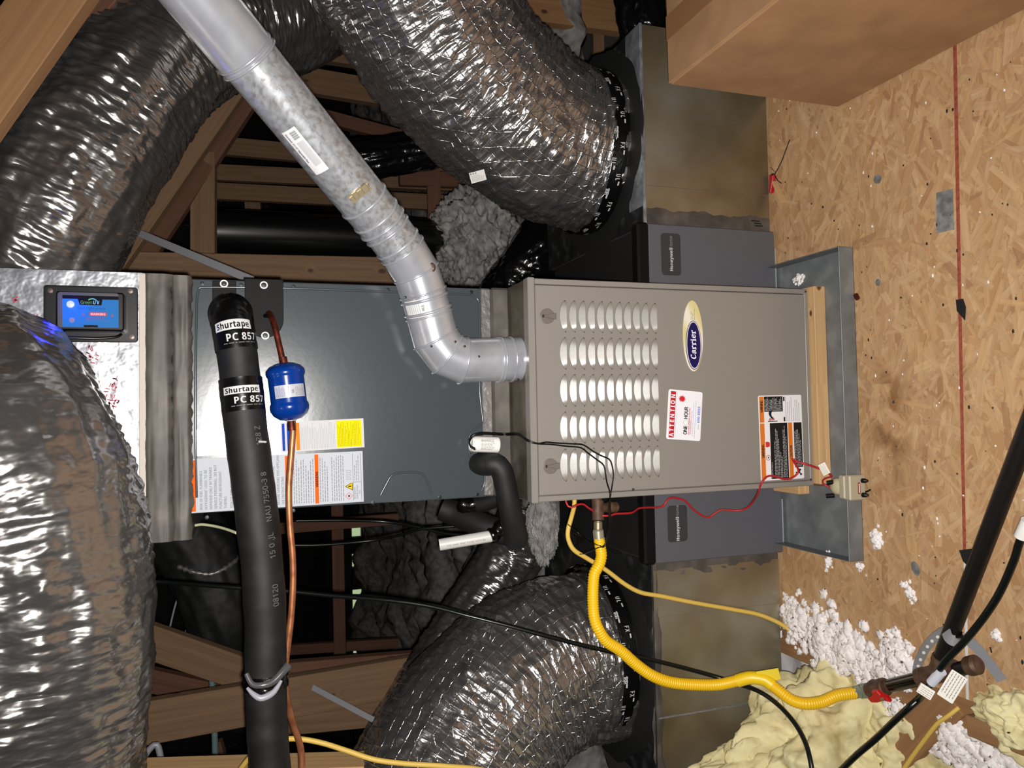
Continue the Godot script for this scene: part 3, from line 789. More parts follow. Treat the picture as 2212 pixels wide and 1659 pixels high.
func build_ducts() -> void:
	var fold := {"seed": 3, "rib": 0.004, "pitch": 0.035, "wrinkle": 0.0085, "around": 1.9, "lengthwise": 30.0, "seg": 200, "step": 0.004, "flat": 0.45}
	var b := flex("flex_duct", "silver flexible duct rising from the right return box toward the upper right", [Vector3(0.7652, 0.4178, -0.4900), Vector3(0.7718, 0.5075, -0.4900), Vector3(0.7923, 0.6433, -0.4600), Vector3(0.8793, 0.8228, -0.4000), Vector3(0.9770, 0.9696, -0.3300), Vector3(1.1079, 1.0929, -0.2500), Vector3(1.2425, 1.1861, -0.1800), Vector3(1.4905, 1.2763, -0.1600), Vector3(1.8570, 1.3583, -0.2000)], 0.243, M.jacket_scrim, fold)
	collar(b, Vector3(0.765, 0.43, -0.50), 0.247)
	sticker("duct_tag", [Vector3(0.5738, 0.9051, -0.2250), 0.043, 0.032, -0.9], tag_print(), b)
	b.get_child(b.get_child_count() - 1).transform = Transform3D(Basis.from_euler(Vector3(-0.1, -0.75, 0.0)) * Basis(Vector3(0, 0, 1), -1.15), Vector3(0.5979, 0.8826, -0.3000))
	fold.seed = 9
	var d := flex("flex_duct", "silver flexible duct leaving the left return box toward the lower left", [Vector3(-0.8244, 0.4140, -0.5300), Vector3(-0.8202, 0.4973, -0.5300), Vector3(-0.8262, 0.6107, -0.5200), Vector3(-0.8801, 0.7678, -0.4800), Vector3(-0.9808, 0.9042, -0.4300), Vector3(-1.1069, 1.0054, -0.3800), Vector3(-1.2561, 1.0736, -0.3400), Vector3(-1.4708, 1.1570, -0.3000), Vector3(-1.7909, 1.2311, -0.3000)], 0.252, M.jacket_scrim, fold)
	collar(d, Vector3(-0.80, 0.43, -0.53), 0.252)
	var plain := {"seed": 14, "rib": 0.003, "pitch": 0.028, "wrinkle": 0.0065, "around": 1.4, "lengthwise": 34.0, "seg": 170, "step": 0.004, "flat": 0.22}
	flex("flex_duct", "grey silver flexible duct sweeping from the top right of the foil plenum", [Vector3(0.2492, 2.0458, -0.4200), Vector3(0.3338, 1.9787, -0.3800), Vector3(0.4780, 1.9069, -0.3600), Vector3(0.6374, 1.8361, -0.3800), Vector3(0.7975, 1.7614, -0.4400), Vector3(0.9485, 1.6752, -0.5200), Vector3(1.0777, 1.5610, -0.6200), Vector3(1.1692, 1.4179, -0.7200), Vector3(1.3016, 1.2575, -0.8000), Vector3(1.4943, 1.0975, -0.8600), Vector3(1.8563, 0.9650, -0.9500), Vector3(2.3426, 0.8590, -1.1000)], func(t: float) -> float: return 0.185 - 0.02 * t, M.jacket, plain)
	plain.seed = 22
	plain.lengthwise = 40.0
	flex("flex_duct", "large grey silver flexible duct crossing in front of the foil plenum", [Vector3(-0.0093, 2.0161, -0.1200), Vector3(-0.0222, 1.9817, -0.0200), Vector3(-0.0533, 1.9449, 0.0700), Vector3(-0.1231, 1.9068, 0.1250), Vector3(-0.2162, 1.8761, 0.1450), Vector3(-0.3252, 1.8605, 0.1500), Vector3(-0.4480, 1.8613, 0.1400), Vector3(-0.5979, 1.8729, 0.1200), Vector3(-0.7492, 1.8882, 0.1000), Vector3(-0.9256, 1.9149, 0.0500), Vector3(-1.1982, 1.9530, -0.0000), Vector3(-1.5229, 1.9882, -0.0500)], func(t: float) -> float: return 0.20 + 0.012 * smoothstep(0.0, 0.45, t) - 0.008 * smoothstep(0.6, 1.0, t), M.jacket, plain)
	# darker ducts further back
	var small := {"seed": 31, "rib": 0.004, "pitch": 0.03, "wrinkle": 0.010, "around": 2.0, "lengthwise": 20.0, "seg": 72, "step": 0.008}
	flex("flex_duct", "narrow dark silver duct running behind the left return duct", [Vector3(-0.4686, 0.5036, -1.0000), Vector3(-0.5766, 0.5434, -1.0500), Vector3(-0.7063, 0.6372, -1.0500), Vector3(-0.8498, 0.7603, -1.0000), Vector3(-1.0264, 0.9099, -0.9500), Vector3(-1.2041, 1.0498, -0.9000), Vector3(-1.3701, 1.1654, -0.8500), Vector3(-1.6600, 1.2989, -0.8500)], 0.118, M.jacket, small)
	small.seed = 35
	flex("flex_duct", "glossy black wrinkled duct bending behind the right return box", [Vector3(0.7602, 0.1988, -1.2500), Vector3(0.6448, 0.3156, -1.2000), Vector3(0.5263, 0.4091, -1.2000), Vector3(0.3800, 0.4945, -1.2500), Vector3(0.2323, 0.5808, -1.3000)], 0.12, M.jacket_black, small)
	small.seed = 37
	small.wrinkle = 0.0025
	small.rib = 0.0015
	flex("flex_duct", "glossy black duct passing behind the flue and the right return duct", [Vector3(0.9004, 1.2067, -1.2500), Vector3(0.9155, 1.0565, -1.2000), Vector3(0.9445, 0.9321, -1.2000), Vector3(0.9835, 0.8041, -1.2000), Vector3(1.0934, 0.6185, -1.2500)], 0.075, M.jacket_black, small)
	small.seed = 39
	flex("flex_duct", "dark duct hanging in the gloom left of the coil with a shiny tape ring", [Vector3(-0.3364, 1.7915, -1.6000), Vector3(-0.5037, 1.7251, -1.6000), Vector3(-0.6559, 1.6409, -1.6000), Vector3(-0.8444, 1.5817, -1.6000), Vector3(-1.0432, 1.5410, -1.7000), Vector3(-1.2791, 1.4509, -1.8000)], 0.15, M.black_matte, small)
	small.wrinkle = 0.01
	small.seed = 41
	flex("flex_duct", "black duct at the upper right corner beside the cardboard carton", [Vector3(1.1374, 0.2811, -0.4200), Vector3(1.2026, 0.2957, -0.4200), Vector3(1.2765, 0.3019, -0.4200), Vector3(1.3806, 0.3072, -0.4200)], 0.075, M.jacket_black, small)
	black_stack()

func collar(root: Node3D, c: Vector3, r: float) -> void:
	put("collar", lathe(at(c), [Vector2(r + 0.004, 0.0), Vector2(r + 0.003, 0.045), Vector2(r - 0.01, 0.05)], 64), M.black_tape, root)
	var b := MB.new()
	b.tube([c + Vector3(0, 0.012, 0), c + Vector3(0, 0.03, 0), c + Vector3(0, 0.058, 0)], func(s: float, t: float) -> float: return r + 0.007 + 0.003 * sin(PI * t), 72, false)
	put("tape_band", b.done(), collar_tape_material(), root)

func tag_print() -> StandardMaterial3D:
	var im := sheet(220, 160, Color(0.88, 0.87, 0.86))
	text(im, "R 6.0", 14, 36, 34, Color(0.1, 0.1, 0.1), true, 90)
	small_print(im, Rect2i(20, 52, 180, 90), 14, 5, Color(0.6, 0.6, 0.6), 88)
	return printed(im, 0.4)

func black_stack() -> void:
	var o := thing("vent_stack", "thick black plastic vent pipe with a bright highlight behind the flue", "pipe")
	var a := Vector3(0.6997, 1.6508, -1.6000)
	var c := Vector3(0.7537, 0.5498, -1.7500)
	put("pipe", tube([a, a.lerp(c, 0.3), a.lerp(c, 0.6), c], 0.092, 40), shiny(mat(Color(0.03, 0.033, 0.036), 0.26)), o)

func shiny(m: StandardMaterial3D) -> StandardMaterial3D:
	m.metallic_specular = 0.95
	return m

func build_flue() -> void:
	var o := thing("flue_pipe", "galvanised metal flue pipe with elbows rising from the furnace top to the upper right", "flue pipe")
	# centre line with its corners, and the radius of each run
	var pts := [Vector3(0.0785, 0.8368, -0.0680), Vector3(0.0760, 0.9099, -0.0680), Vector3(0.0735, 0.9974, -0.0680), Vector3(0.0888, 1.0359, -0.0680), Vector3(0.1248, 1.0640, -0.0660), Vector3(0.1810, 1.0801, -0.0600), Vector3(0.2316, 1.0959, -0.0500), Vector3(0.2770, 1.1137, -0.0400), Vector3(0.3231, 1.1494, -0.0200), Vector3(0.3750, 1.1982, 0.0050), Vector3(0.6290, 1.4785, 0.1900), Vector3(0.7167, 1.5871, 0.2850)]
	pts[11] = pts[10] + (pts[11] - pts[10]).normalized() * 1.7
	var rad := [0.0535, 0.0535, 0.0545, 0.0545, 0.0545, 0.054, 0.0545, 0.0545, 0.0535, 0.0555, 0.0585]
	var normals := []
	for i in pts.size():
		var t0: Vector3 = (pts[i] - pts[maxi(i - 1, 0)]).normalized()
		var t1: Vector3 = (pts[mini(i + 1, pts.size() - 1)] - pts[i]).normalized()
		normals.append((t0 + t1).normalized())
	var seg := 48
	var u0: Vector3 = (pts[1] - pts[0]).normalized().cross(Vector3(0, 0, 1)).normalized()
	for i in pts.size() - 1:
		var t: Vector3 = (pts[i + 1] - pts[i]).normalized()
		u0 = (u0 - t * u0.dot(t)).normalized()
		var w := t.cross(u0)
		var p := PackedVector3Array()
		var uv := PackedVector2Array()
		for e in 2:
			for j in seg + 1:
				var a := TAU * j / seg
				var ray: Vector3 = (u0 * cos(a) + w * sin(a)) * rad[i]
				var base: Vector3 = pts[i + e]
				# slide along the run to the mitre plane
				var k: float = -ray.dot(normals[i + e]) / t.dot(normals[i + e])
				p.append(base + ray + t * k)
				uv.append(Vector2(float(j) / seg, e))
		var b := MB.new()
		b.grid(2, seg + 1, p, uv, true)
		put("pipe_section" if i in [0, 5, 9, 10] else "elbow_gore", b.done(), triplanar_copy(M.flue if i in [8, 9] else M.flue_clean), o)
		# rolled bead on the joint
		if i > 0:
			var ring := []
			for j in 41:
				var a := TAU * j / 40.0
				var ray: Vector3 = (u0 * cos(a) + w * sin(a)) * (maxf(rad[i], rad[i - 1]) + 0.0006)
				ring.append(pts[i] + ray + t * (-ray.dot(normals[i]) / t.dot(normals[i])))
			put("bead", tube(ring, 0.0026 if i < 9 else 0.0032, 8, false), triplanar_copy(M.flue_clean), o)
	var run := func(i: int, s: float) -> Vector3: return pts[i].lerp(pts[i + 1], s)
	# raised rings on the straight runs
	for q in [[0, 0.55, 0.0547], [0, 0.9, 0.0547], [5, 0.2, 0.056], [5, 0.75, 0.056], [8, 0.25, 0.0552], [8, 0.75, 0.0552], [9, 0.16, 0.057], [9, 0.06, 0.0568], [10, 0.008, 0.0592]]:
		var c: Vector3 = run.call(q[0], q[1])
		var t: Vector3 = (pts[q[0] + 1] - pts[q[0]]).normalized()
		put("bead", tube([c - t * 0.0035, c - t * 0.002, c + t * 0.002, c + t * 0.0035], func(s: float, k: float) -> float: return q[2] + (0.0018 if k > 0.1 and k < 0.9 else -0.001), 48, false), triplanar_copy(M.flue_clean), o)
	put("flange", lathe(along(pts[0] + Vector3(0, 0.004, 0), Vector3(0, 1, 0)), [Vector2(0.066, 0.0), Vector2(0.064, 0.003), Vector2(0.0545, 0.004), Vector2(0.0545, 0.012)], 48), M.galv, o)
	# lap seam down the long run
	var d: Vector3 = (pts[10] - pts[9]).normalized()
	var eye_side: Vector3 = (Vector3(-0.0485, 1.4837, 1.71) - run.call(9, 0.5)).normalized()
	eye_side = (eye_side - d * eye_side.dot(d)).normalized()
	var side: Vector3 = d.cross(eye_side)
	var seam_dir: Vector3 = (eye_side * 0.97 + side * 0.23).normalized()
	put("lap_seam", tube([run.call(9, 0.22) + seam_dir * 0.0552, run.call(9, 0.86) + seam_dir * 0.0552], 0.0018, 6), triplanar_copy(M.flue_clean), o)
	# stickers follow the curve of the pipe
	put("pipe_sticker", curved_patch(pts[9], d, eye_side, side, 0.0563, 0.25, 0.85, pts[9].distance_to(pts[10]) * 0.44, pts[9].distance_to(pts[10]) * 0.44 + 0.105), flue_print(), o)
	var t5: Vector3 = (pts[6] - pts[5]).normalized()
	var e5: Vector3 = (Vector3(-0.0485, 1.4837, 1.71) - run.call(5, 0.5)).normalized()
	e5 = (e5 - t5 * e5.dot(t5)).normalized()
	put("elbow_sticker", curved_patch(pts[5], t5, e5, t5.cross(e5), 0.0546, 0.0, 1.05, 0.006, 0.046), elbow_print(), o)
	# draw-band clamp
	var k0: Vector3 = run.call(9, 0.26) + eye_side * 0.056 + side * 0.004
	var fb := Transform3D(Basis(d, side, eye_side).orthonormalized(), k0)
	var clamp := MB.new()
	clamp.box(fb * at(Vector3(0, 0.014, 0.003)), Vector3(0.016, 0.014, 0.008), 0.001)
	clamp.box(fb * at(Vector3(0, -0.010, 0.003)), Vector3(0.014, 0.012, 0.008), 0.001)
	clamp.box(fb * at(Vector3(0, 0.0, 0.004)), Vector3(0.006, 0.05, 0.004), 0.001)
	clamp.box(fb * at(Vector3(-0.002, 0.0, 0.001)), Vector3(0.02, 0.05, 0.002))
	put("clamp", clamp.done(), M.brass, o)
	# stamped tabs and screws
	for q in [[9, 0.90, 0.2], [9, 0.92, -0.1], [9, 0.86, 0.15], [8, 0.5, 0.3], [8, 0.6, 0.15], [8, 0.4, -0.1], [5, 0.9, 0.3]]:
		var t: Vector3 = (pts[q[0] + 1] - pts[q[0]]).normalized()
		var e: Vector3 = (Vector3(-0.0485, 1.4837, 1.71) - run.call(q[0], q[1])).normalized()
		e = (e - t * e.dot(t)).normalized()
		var dir: Vector3 = (e * cos(q[2]) + t.cross(e) * sin(q[2])).normalized()
		var fx := Transform3D(Basis(t.cross(dir).normalized(), dir, t).orthonormalized(), run.call(q[0], q[1]) + dir * rad[q[0]])
		var tb := MB.new()
		tb.box(fx, Vector3(0.011, 0.0024, 0.003), 0.0008)
		put("stamped_tab", tb.done(), triplanar_copy(M.flue_clean), o)
	for q in [Vector3(0.1137, 1.0294, -0.0130), Vector3(0.1032, 1.0074, -0.0130), Vector3(0.1025, 1.0865, -0.0130), Vector3(0.0248, 0.8766, -0.0130), Vector3(0.0796, 0.9729, -0.0135), Vector3(0.2119, 1.1474, 0.0000)]:
		put("screw", lathe(along(q - Vector3(0, 0, 0.002), Vector3(0, 0, 1)), [Vector2(0.003, 0.0), Vector2(0.0026, 0.0025), Vector2(0.0, 0.003)], 8), M.screw_dark, o)
	# dented weld spot on the upper elbow
	var wd := Vector3(0.2800, 1.0906, 0.0080)
	put("dent", lathe(along(wd, (Vector3(-0.05, 1.48, 1.71) - wd)), [Vector2(0.012, -0.004), Vector2(0.009, 0.0003), Vector2(0.005, -0.001), Vector2(0.0, -0.0015)], 20), M.iron_brown, o)

func triplanar_copy(m: StandardMaterial3D) -> StandardMaterial3D:
	return m

func curved_patch(p0: Vector3, d: Vector3, e: Vector3, s: Vector3, r: float, a0: float, a1: float, s0: float, s1: float) -> ArrayMesh:
	# between the angles a0..a1 (towards -s from the eye side) and the distances s0..s1 along d
	var b := MB.new()
	var p := PackedVector3Array()
	var uv := PackedVector2Array()
	for i in 2:
		for j in 13:
			var a := lerpf(a1, a0, j / 12.0)
			p.append(p0 + d * lerpf(s0, s1, i) + (e * cos(a) - s * sin(a)) * r)
			uv.append(Vector2(1.0 - i, 1.0 - j / 12.0))
	b.grid(2, 13, p, uv)
	return b.done()

func flue_print() -> StandardMaterial3D:
	var im := sheet(600, 170, Color(0.86, 0.86, 0.87))
	text(im, "DuraVent  4\"x 12\" Adjustable Pipe", 30, 150, 30, Color(0.25, 0.25, 0.28), true, 400)
	im.fill_rect(Rect2i(170, 18, 330, 84), Color(0.74, 0.74, 0.76))
	for k in 18: im.fill_rect(Rect2i(30 + k * 6, 24, 2 + (k * 5) % 4, 70), Color(0.4, 0.4, 0.42))
	return printed(im, 0.4)

func elbow_print() -> StandardMaterial3D:
	var im := sheet(420, 200, Color(0.84, 0.84, 0.84))
	text(im, "90\u00b0 Elbow", 150, 44, 34, Color(0.3, 0.3, 0.3), true, 140)
	small_print(im, Rect2i(30, 60, 330, 110), 18, 6, Color(0.62, 0.62, 0.63), 91)
	return printed(im, 0.4)

func build_pan() -> void:
	var o := thing("drain_pan", "galvanised drain pan under the furnace, its low front wall on the decking", "drain pan")
	var x0 := -0.449
	var x1 := 0.357
	var z0 := -0.78
	var z1 := 0.127
	put("pan_bottom", span_box(Vector3(x0, 0.0008, z0), Vector3(x1, 0.0022, z1)), M.pan, o)
	put("wall", span_box(Vector3(x0, 0.001, z1 - 0.0015), Vector3(x1, 0.045, z1)), M.pan, o)
	put("wall", span_box(Vector3(x0, 0.001, z0), Vector3(x1, 0.045, z0 + 0.0015)), M.pan, o)
	put("wall", span_box(Vector3(x0, 0.001, z0), Vector3(x0 + 0.0015, 0.045, z1)), M.pan, o)
	put("wall", span_box(Vector3(x1 - 0.0015, 0.001, z0), Vector3(x1, 0.045, z1)), M.pan, o)
	put("hem", tube([Vector3(x0, 0.0455, z1 - 0.001), Vector3(x1, 0.0455, z1 - 0.001)], 0.002, 8), M.pan, o)
	var t := thing("support_lumber", "pale wooden block under the front edge of the furnace", "lumber")
	plank(t, "plank", Vector3(-0.262, 0.021, -0.02), Vector3(0.272, 0.021, -0.02), 0.037, 0.085, Vector3(0, 0, 1), M.wood_pale, 0.3)
	put("cut_end", span_box(Vector3(-0.2665, 0.0035, -0.061), Vector3(-0.2618, 0.0385, 0.0215)), M.wood_red, t)
	var t2 := thing("support_lumber", "wooden block running back under the left side of the furnace", "lumber")
	plank(t2, "plank", Vector3(-0.272, 0.021, -0.064), Vector3(-0.272, 0.021, -0.6), 0.037, 0.05, Vector3(1, 0, 0), M.wood_pale, 0.7)
	# float switch clipped on the pan wall
	var s := thing("float_switch", "beige float switch with two black screws clipped to the drain pan wall", "float switch")
	var beige := mat(Color(0.66, 0.62, 0.53), 0.45)
	put("body", span_box(Vector3(-0.292, 0.006, 0.1285), Vector3(-0.228, 0.056, 0.148), 0.003), beige, s)
	put("clip", span_box(Vector3(-0.290, 0.03, 0.108), Vector3(-0.23, 0.056, 0.1285), 0.003), beige, s)
	put("float_dome", lathe(at(Vector3(-0.262, 0.012, 0.087)), [Vector2(0.02, 0.0), Vector2(0.022, 0.01), Vector2(0.022, 0.03), Vector2(0.018, 0.038), Vector2(0.009, 0.042), Vector2(0.0, 0.043)], 24, true), mat(Color(0.72, 0.68, 0.55), 0.25), s)
	put("wire_gland", tube([Vector3(-0.285, 0.05, 0.085), Vector3(-0.287, 0.062, 0.07)], 0.006, 12), M.black_plastic, s)
	put("wire_gland", tube([Vector3(-0.25, 0.05, 0.085), Vector3(-0.253, 0.06, 0.072)], 0.006, 12), M.black_plastic, s)
	put("red_slot", span_box(Vector3(-0.276, 0.024, 0.147), Vector3(-0.247, 0.031, 0.1488)), mat(Color(0.55, 0.2, 0.15), 0.5), s)
	put("level_mark", span_box(Vector3(-0.273, 0.026, 0.1485), Vector3(-0.250, 0.029, 0.1492)), mat(Color(0.9, 0.82, 0.78), 0.5), s)
	for x in [-0.243, -0.279]:
		put("thumb_screw", lathe(along(Vector3(x, 0.016, 0.146), Vector3(0, -0.35, 1)), [Vector2(0.0065, 0.0), Vector2(0.006, 0.008), Vector2(0.003, 0.016), Vector2(0.0, 0.017)], 14), M.black_plastic, s)
	var tag_o := thing("wire_tag", "white paper tag on the red wire above the float switch", "tag")
	put("paper", prism(Transform3D(Basis.from_euler(Vector3(-0.35, 0, 0.45)), Vector3(-0.2143, 0.0838, 0.0900)), rounded(0.031, 0.019, 0.001), 0.0, 0.0008), paper_print(300, 180, 17, 95), tag_o)

func paper_print(w: int, h: int, pitch: int, sd: int) -> StandardMaterial3D:
	var im := sheet(w, h, Color(0.9, 0.88, 0.84))
	small_print(im, Rect2i(16, 20, w - 32, h - 40), pitch * 2, pitch / 2, Color(0.45, 0.45, 0.46), sd)
	return printed(im, 0.6)

# squared timber from a to b: w across its seen face, d deep, that face turned towards facing
func plank(parent: Node3D, called: String, a: Vector3, b: Vector3, w: float, d: float, facing: Vector3, m: Material, off := 0.0) -> MeshInstance3D:
	var z := (b - a).normalized()
	var y := (facing - z * facing.dot(z)).normalized()
	var x := y.cross(z)
	var mb := MB.new()
	mb.box(Transform3D(), Vector3(w, d, a.distance_to(b)), 0.0015, Vector2(off, off * 3.7))
	return put(called, mb.done(), m, parent, Transform3D(Basis(x, y, z), (a + b) * 0.5))

func build_lines() -> void:
	# insulated suction line
	var o := thing("suction_line", "fat black foam-insulated refrigerant pipe with printed black tape bands", "pipe")
	var pts := [Vector3(0.1890, 1.5223, -0.1350), Vector3(0.1669, 1.5186, -0.0900), Vector3(0.1377, 1.5137, -0.0750), Vector3(0.0916, 1.5073, -0.0700), Vector3(0.0356, 1.5009, -0.0650), Vector3(-0.0653, 1.4911, -0.0550), Vector3(-0.1505, 1.4813, -0.0500), Vector3(-0.2607, 1.4689, -0.0500), Vector3(-0.3658, 1.4592, -0.0500), Vector3(-0.4803, 1.4535, -0.0500), Vector3(-0.5889, 1.4534, -0.0500), Vector3(-0.7071, 1.4515, -0.0500), Vector3(-0.8157, 1.4458, -0.0500), Vector3(-0.9437, 1.4393, -0.0500), Vector3(-1.2351, 1.4342, -0.0500), Vector3(-1.6248, 1.4372, -0.0600)]
	var line := even(pts, 0.008)
	var f := noise(44, 1.0, 3)
	put("foam_sleeve", tube(line, func(s: float, t: float) -> float: return 0.0415 + 0.0035 * smoothstep(0.12, 0.3, s) - 0.002 * smoothstep(0.5, 0.8, s) + f.get_noise_1d(s * 9.0) * 0.0022, 40), M.black_rubber, o)
	var tm := tape_material()
	var total := 0
	while total < line.size() - 1 and line[total].x > Vector3(-0.9437, 1.4393, -0.0500).x: total += 1
	for q in [[7, 17, 0.0448], [24, 34, 0.0455]]:
		var seg := line.slice(q[0], q[1])
		var b := MB.new()
		b.tube(seg, func(s: float, t: float) -> float: return q[2] + f.get_noise_1d(s * 60.0) * 0.0012, 48, false)
		put("tape_band", b.done(), tm, o)
	put("tape_collar", tube(line.slice(2, 10), func(s: float, t: float) -> float: return 0.047 - 0.003 * t + 0.002 * sin(s * 300.0), 40), M.black_tape, o)
	var prt := mat(Color(0.36, 0.36, 0.36), 0.7)
	var eye := Vector3(-0.0485, 1.4837, 1.71)
	for q in [["128 Z", 0.275], ["NAU 7550-3 8", 0.385], ["15 0 .JL", 0.475], ["08120", 0.56]]:
		var k := int(q[1] * total)
		var c: Vector3 = line[k]
		var dn: Vector3 = (line[k + 3] - line[k]).normalized()
		var out := (eye - c).normalized()
		out = (out - dn * out.dot(dn)).normalized()
		var side := dn.cross(out)
		# on the flank toward the floor
		var nrm := (out * 0.86 + side * (0.5 if side.y < 0 else -0.5)).normalized()
		var tb := Transform3D(Basis(-dn, nrm.cross(-dn), nrm).orthonormalized(), c + nrm * 0.0452)
		put("lettering", letters(q[0], 0.0125, 0.0012, false), prt, o, tb)
	var mark := mat(Color(0.62, 0.62, 0.62), 0.6)
	put("torn_label", span_box(Vector3(-0.008, -0.002, 0), Vector3(0.008, 0.002, 0.002)), mark, o, Transform3D(Basis(Vector3(0, 0, 1), PI / 2 - 0.1), Vector3(-0.1041, 1.4568, -0.0120)))
	# silvery tape tying the copper line to it lower down
	var cuff := MB.new()
	var kk := int(0.705 * total)
	cuff.tube(line.slice(kk, kk + 5), func(s: float, t: float) -> float: return 0.0462 + 0.002 * sin(t * 9.0), 40, false)
	put("tie_band", cuff.done(), M.black_tape, o)
	put("tie_band", tube(even([Vector3(-0.5868, 1.4928, -0.0120), Vector3(-0.6077, 1.4811, -0.0040), Vector3(-0.6111, 1.4601, 0.0000), Vector3(-0.6074, 1.4396, -0.0040), Vector3(-0.5914, 1.4186, -0.0120), Vector3(-0.5834, 1.4088, -0.0200)], 0.006), func(s: float, t: float) -> float: return 0.005 + 0.004 * t, 12), mat(Color(0.30, 0.30, 0.31), 0.25), o)
	put("tie_band", tube(even([Vector3(-0.6166, 1.4912, -0.0120), Vector3(-0.6290, 1.4785, -0.0040), Vector3(-0.6374, 1.4631, 0.0000), Vector3(-0.6304, 1.4398, -0.0040), Vector3(-0.6103, 1.4226, -0.0120)], 0.006), func(s: float, t: float) -> float: return 0.003 + 0.004 * sin(PI * t), 12), mat(Color(0.62, 0.62, 0.66), 0.25), o)
	# liquid line with the blue filter drier
	var c := thing("liquid_line", "copper refrigerant line with a blue filter drier in front of the coil labels", "copper pipe")
	put("copper_tube", tube(even([Vector3(0.1852, 1.4393, -0.1400), Vector3(0.1810, 1.4369, -0.1150), Vector3(0.1556, 1.4289, -0.0850), Vector3(0.1080, 1.4188, -0.0750), Vector3(0.0664, 1.4104, -0.0700)], 0.006), 0.0068, 16), M.copper_burnt, c)
	put("stub", tube([Vector3(0.1783, 1.4334, -0.1350), Vector3(0.1780, 1.4479, -0.1180)], 0.0045, 12), M.black_plastic, c)
	put("copper_tube", tube(even([Vector3(-0.0575, 1.3930, -0.0660), Vector3(-0.0781, 1.3912, -0.0660), Vector3(-0.1139, 1.3936, -0.0640), Vector3(-0.1647, 1.3981, -0.0620), Vector3(-0.2153, 1.4016, -0.0600), Vector3(-0.2864, 1.4003, -0.0600), Vector3(-0.3577, 1.3951, -0.0600), Vector3(-0.4184, 1.3947, -0.0600), Vector3(-0.4884, 1.3992, -0.0600), Vector3(-0.5577, 1.4077, -0.0600), Vector3(-0.6020, 1.4129, -0.0600), Vector3(-0.6605, 1.4111, -0.0700), Vector3(-0.7300, 1.3970, -0.0900), Vector3(-0.7976, 1.3792, -0.1000), Vector3(-0.8792, 1.3780, -0.1000), Vector3(-1.2311, 1.3834, -0.1000), Vector3(-1.5764, 1.3916, -0.1000)], 0.008), 0.0072, 16), M.copper, c)
	put("joint", tube(even([Vector3(0.0799, 1.4113, -0.0710), Vector3(0.0612, 1.4085, -0.0700)], 0.004), 0.009, 16), M.copper_burnt, c)
	put("joint", tube(even([Vector3(-0.0575, 1.3949, -0.0670), Vector3(-0.0832, 1.3932, -0.0660)], 0.004), 0.009, 16), M.copper_burnt, c)
	var a := Vector3(0.0674, 1.4085, -0.0700)
	var e := Vector3(-0.0606, 1.3949, -0.0670)
	var dd := e - a
	var ln := dd.length()
	var r := 0.0425
	var drier := put("filter_drier", lathe(along(a, dd), [Vector2(0.010, 0.0), Vector2(0.020, 0.002), Vector2(0.034, 0.008), Vector2(r - 0.001, 0.016), Vector2(r, 0.022), Vector2(r - 0.001, 0.028), Vector2(r - 0.0035, 0.032), Vector2(r - 0.0035, ln - 0.04), Vector2(r - 0.001, ln - 0.036), Vector2(r, ln - 0.03), Vector2(r - 0.001, ln - 0.022), Vector2(0.036, ln - 0.012), Vector2(0.024, ln - 0.003), Vector2(0.011, ln)], 48, true), M.blue_paint, c)
	put("end_ring", lathe(along(e - dd.normalized() * 0.003, dd), [Vector2(0.0125, 0.0), Vector2(0.0125, 0.004), Vector2(0.008, 0.005)], 20), mat(Color(0.72, 0.7, 0.68), 0.5), drier)
	var t := dd.normalized()
	var es := (eye - (a + e) * 0.5).normalized()
	es = (es - t * es.dot(t)).normalized()
	put("drier_label", curved_patch(a, t, es, t.cross(es), r - 0.0031, -0.75, 1.1, 0.051, 0.079), drier_print(), drier)

func drier_print() -> StandardMaterial3D:
	var im := sheet(160, 420, Color(0.72, 0.72, 0.75))
	small_print(im, Rect2i(14, 16, 130, 120), 14, 5, Color(0.35, 0.38, 0.6), 96)
	im.fill_rect(Rect2i(30, 176, 96, 10), Color(0.08, 0.08, 0.1))
	for k in 14: im.fill_rect(Rect2i(126 + k, 167 + k, 2, 28 - 2 * k), Color(0.08, 0.08, 0.1))
	text(im, "UL", 50, 250, 40, Color(0.3, 0.3, 0.35), true, 50)
	small_print(im, Rect2i(14, 270, 130, 140), 14, 5, Color(0.45, 0.45, 0.5), 97)
	return printed(im, 0.3)

